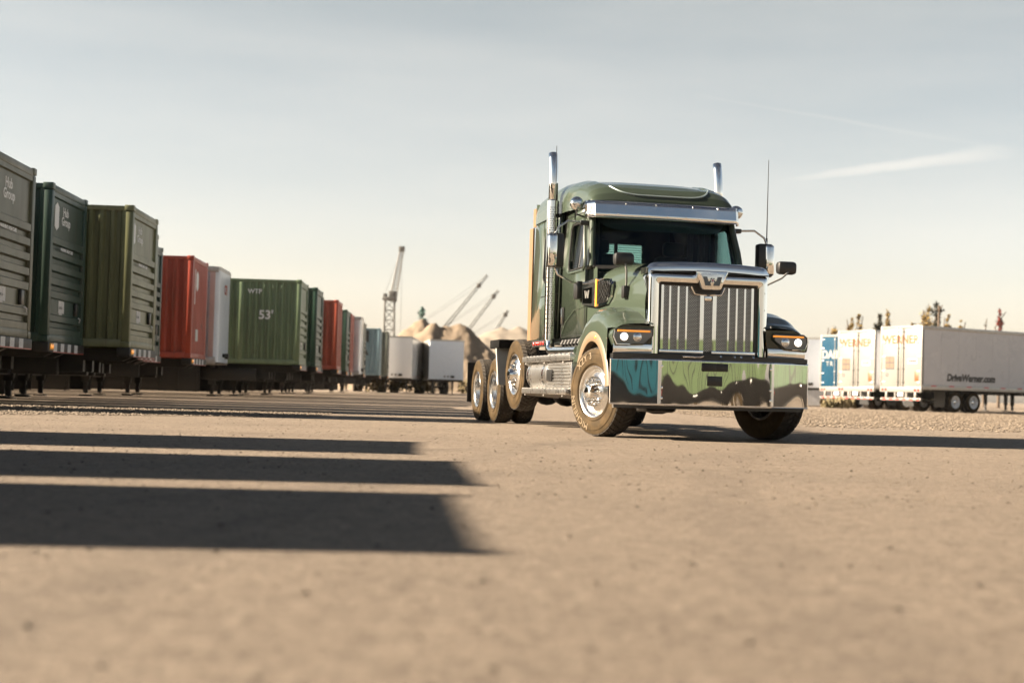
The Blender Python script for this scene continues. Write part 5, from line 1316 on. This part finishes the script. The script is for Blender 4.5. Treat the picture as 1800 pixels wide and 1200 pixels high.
TR = [(1465, 576, 'small yellow poplar tip above the teal trailer', M_leafgold, .8), (1509, 556, 'gold double-tipped poplar above the middle trailer door', M_leafgold, 1.1), (1497, 562, 'shorter gold poplar touching the double-tipped one', M_leafgold, .9),
      (1546, 557, 'dark green tree just left of the gold poplar at the trailer corner', M_leafgreen, .9), (1560, 552, 'gold poplar above the corner between the two white trailers', M_leafgold, 1.0), (1632, 544, 'tall sparse gold poplar above the lettered long trailer', M_leafgold, 1.5),
      (1647, 536, 'tall dark tree, highest of all above the long trailer', M_leafgreen, 1.2), (1625, 560, 'bushy orange poplar low beside the tallest trees', M_leafgold, 1.6), (1666, 558, 'thin gold poplar right of the tallest dark tree', M_leafgold, .8), (1690, 566, 'small gold poplar over the middle of the long trailer', M_leafgold, .6),
      (1757, 548, 'narrow red maple above the far end of the long trailer', M_leafred, .8), (1732, 560, 'bare grey sapling between gold poplar and red maple', M_leafgreen, .3), (1495 + 110, 569, 'low gold tree top peeping over the white trailer door', M_leafgold, .9)]
for i, (u, v, lab, m, sp) in enumerate(TR):
    Y = 135 + (i * 7) % 20; p = wpt(u, v, Y)
    tree('bare_tree' if 'sapling' in lab else ('maple_tree' if 'maple' in lab else 'poplar_tree'), lab, p.x, Y, p.z, sp * .72, m, 40 + i, n=60 if 'sapling' in lab else 1500, leaf=.15, group='trees beyond the right trailers')
p = wpt(737, 541, 172); tree('conifer_tree', 'small blue green conifer peeping over the sand heap', p.x, 178, p.z, .9, M_leafteal, 77, n=900, leaf=.25)
pole = wpt(1640, 535, 140)
t = thing('utility_pole', 'dark wooden pole with cross arm beside the tallest dark tree', 'pole', (wpt(1651, 535, 130).x, 130, 0))
hp = wpt(1651, 537, 130).z
mb = MB(); mb.tube([(0, 0, 0), (0, 0, hp)], [.16, .11], 10); mb.build('post', M_trunk, t)
mb = MB(); mb.box(-.5, .5, -.06, .06, hp - .5, hp - .4); mb.build('cross_arm', M_trunk, t)
mb = MB()
for x in (-.42, .42): mb.tube([(x, 0, hp - .45), (x, 0, hp - .25)], .05, 8)
mb.build('insulator', M_crane, t)

# ---------------------------------------------------------------- behind the camera: what the chrome bumper and the paint see
def behind(cx, cy, ang, m, label, n=1):
    """container whose near long side faces the truck; ang = heading of its front"""
    c = container(label, m, 'steel', (cx, cy, 1.17), ang, 'containers behind the camera', side_texts=[])
    chassis('black chassis under the ' + label, (cx, cy, 0), ang)
fx, fy = 2.4, 16.4
def placed(deg_right, dist, m, label, off=0):
    a = R(deg_right); d = Vector((math.sin(a), -math.cos(a)))            # direction from the bumper, right of straight back
    c = Vector((fx, fy)) + d * dist; ang = math.atan2(d.x, -d.y) + math.pi      # near side normal points back to the truck
    lx = Vector((math.cos(ang), math.sin(ang))); o = c + lx * (8.0 + off)
    behind(o.x, o.y, ang, m, label)
def flatbed(deg, dist):
    a = R(deg); d = Vector((math.sin(a), -math.cos(a))); c = Vector((fx, fy)) + d * dist; ang = math.atan2(d.x, -d.y) + math.pi; o = c + Vector((math.cos(ang), math.sin(ang))) * 8
    ch = chassis('empty black chassis behind the camera, %s' % ('in front of the light green container' if deg < 50 else 'in front of the mid green container on the right'), (o.x, o.y, 0), ang)
    ch['group'] = 'empty chassis behind the camera'
    mb = MB(); mb.box(-15.9, -.1, -.02, .02, .30, 1.14, .01); sk = mb.build('filler_skirt', mat('filler_black', (.006, .005, .0045), .8, spec=.15), ch)  # added black skirt, darkens the lower part of the bumper reflection
    for k in range(3): mb = MB(); mb.box(-3.2 - 4.4 * k, -2.75 - 4.4 * k, -.027, -.021, .92, 1.0); mb.build('reflective_tape', M_tape_red if k % 2 else M_tape_white, sk)
flatbed(30, 52); flatbed(76, 52)
placed(30, 75, C_light, 'light green container behind the camera, facing the chrome bumper')
G_back = paint('muted_green_paint', (.030, .055, .026))  # one even green, the containers' own paint
placed(43, 78, G_back, 'mid green container behind the camera, right of the light green one')
placed(76, 75, G_back, 'mid green container right of the camera, facing the bumper end')
placed(-11, 70, paint('bright_teal_paint', (.06, .42, .52)), 'teal container behind the camera, facing the swept bumper end')

# ---------------------------------------------------------------- air: thin dusty haze
hb = MB(); hb.box(-260, 260, -140, 430, -1, 46)
hz = hb.build('haze', None); hz['kind'] = 'stuff'
hm = bpy.data.materials.new('haze_air'); hm.use_nodes = True
hn = hm.node_tree.nodes; hn.remove(hn['Principled BSDF'])
pv = hn.new('ShaderNodeVolumePrincipled'); pv.inputs['Color'].default_value = (.97, .95, .92, 1); pv.inputs['Density'].default_value = .00008; pv.inputs['Anisotropy'].default_value = .1
hm.node_tree.links.new(pv.outputs[0], hn['Material Output'].inputs['Volume'])
hz.data.materials.append(hm)
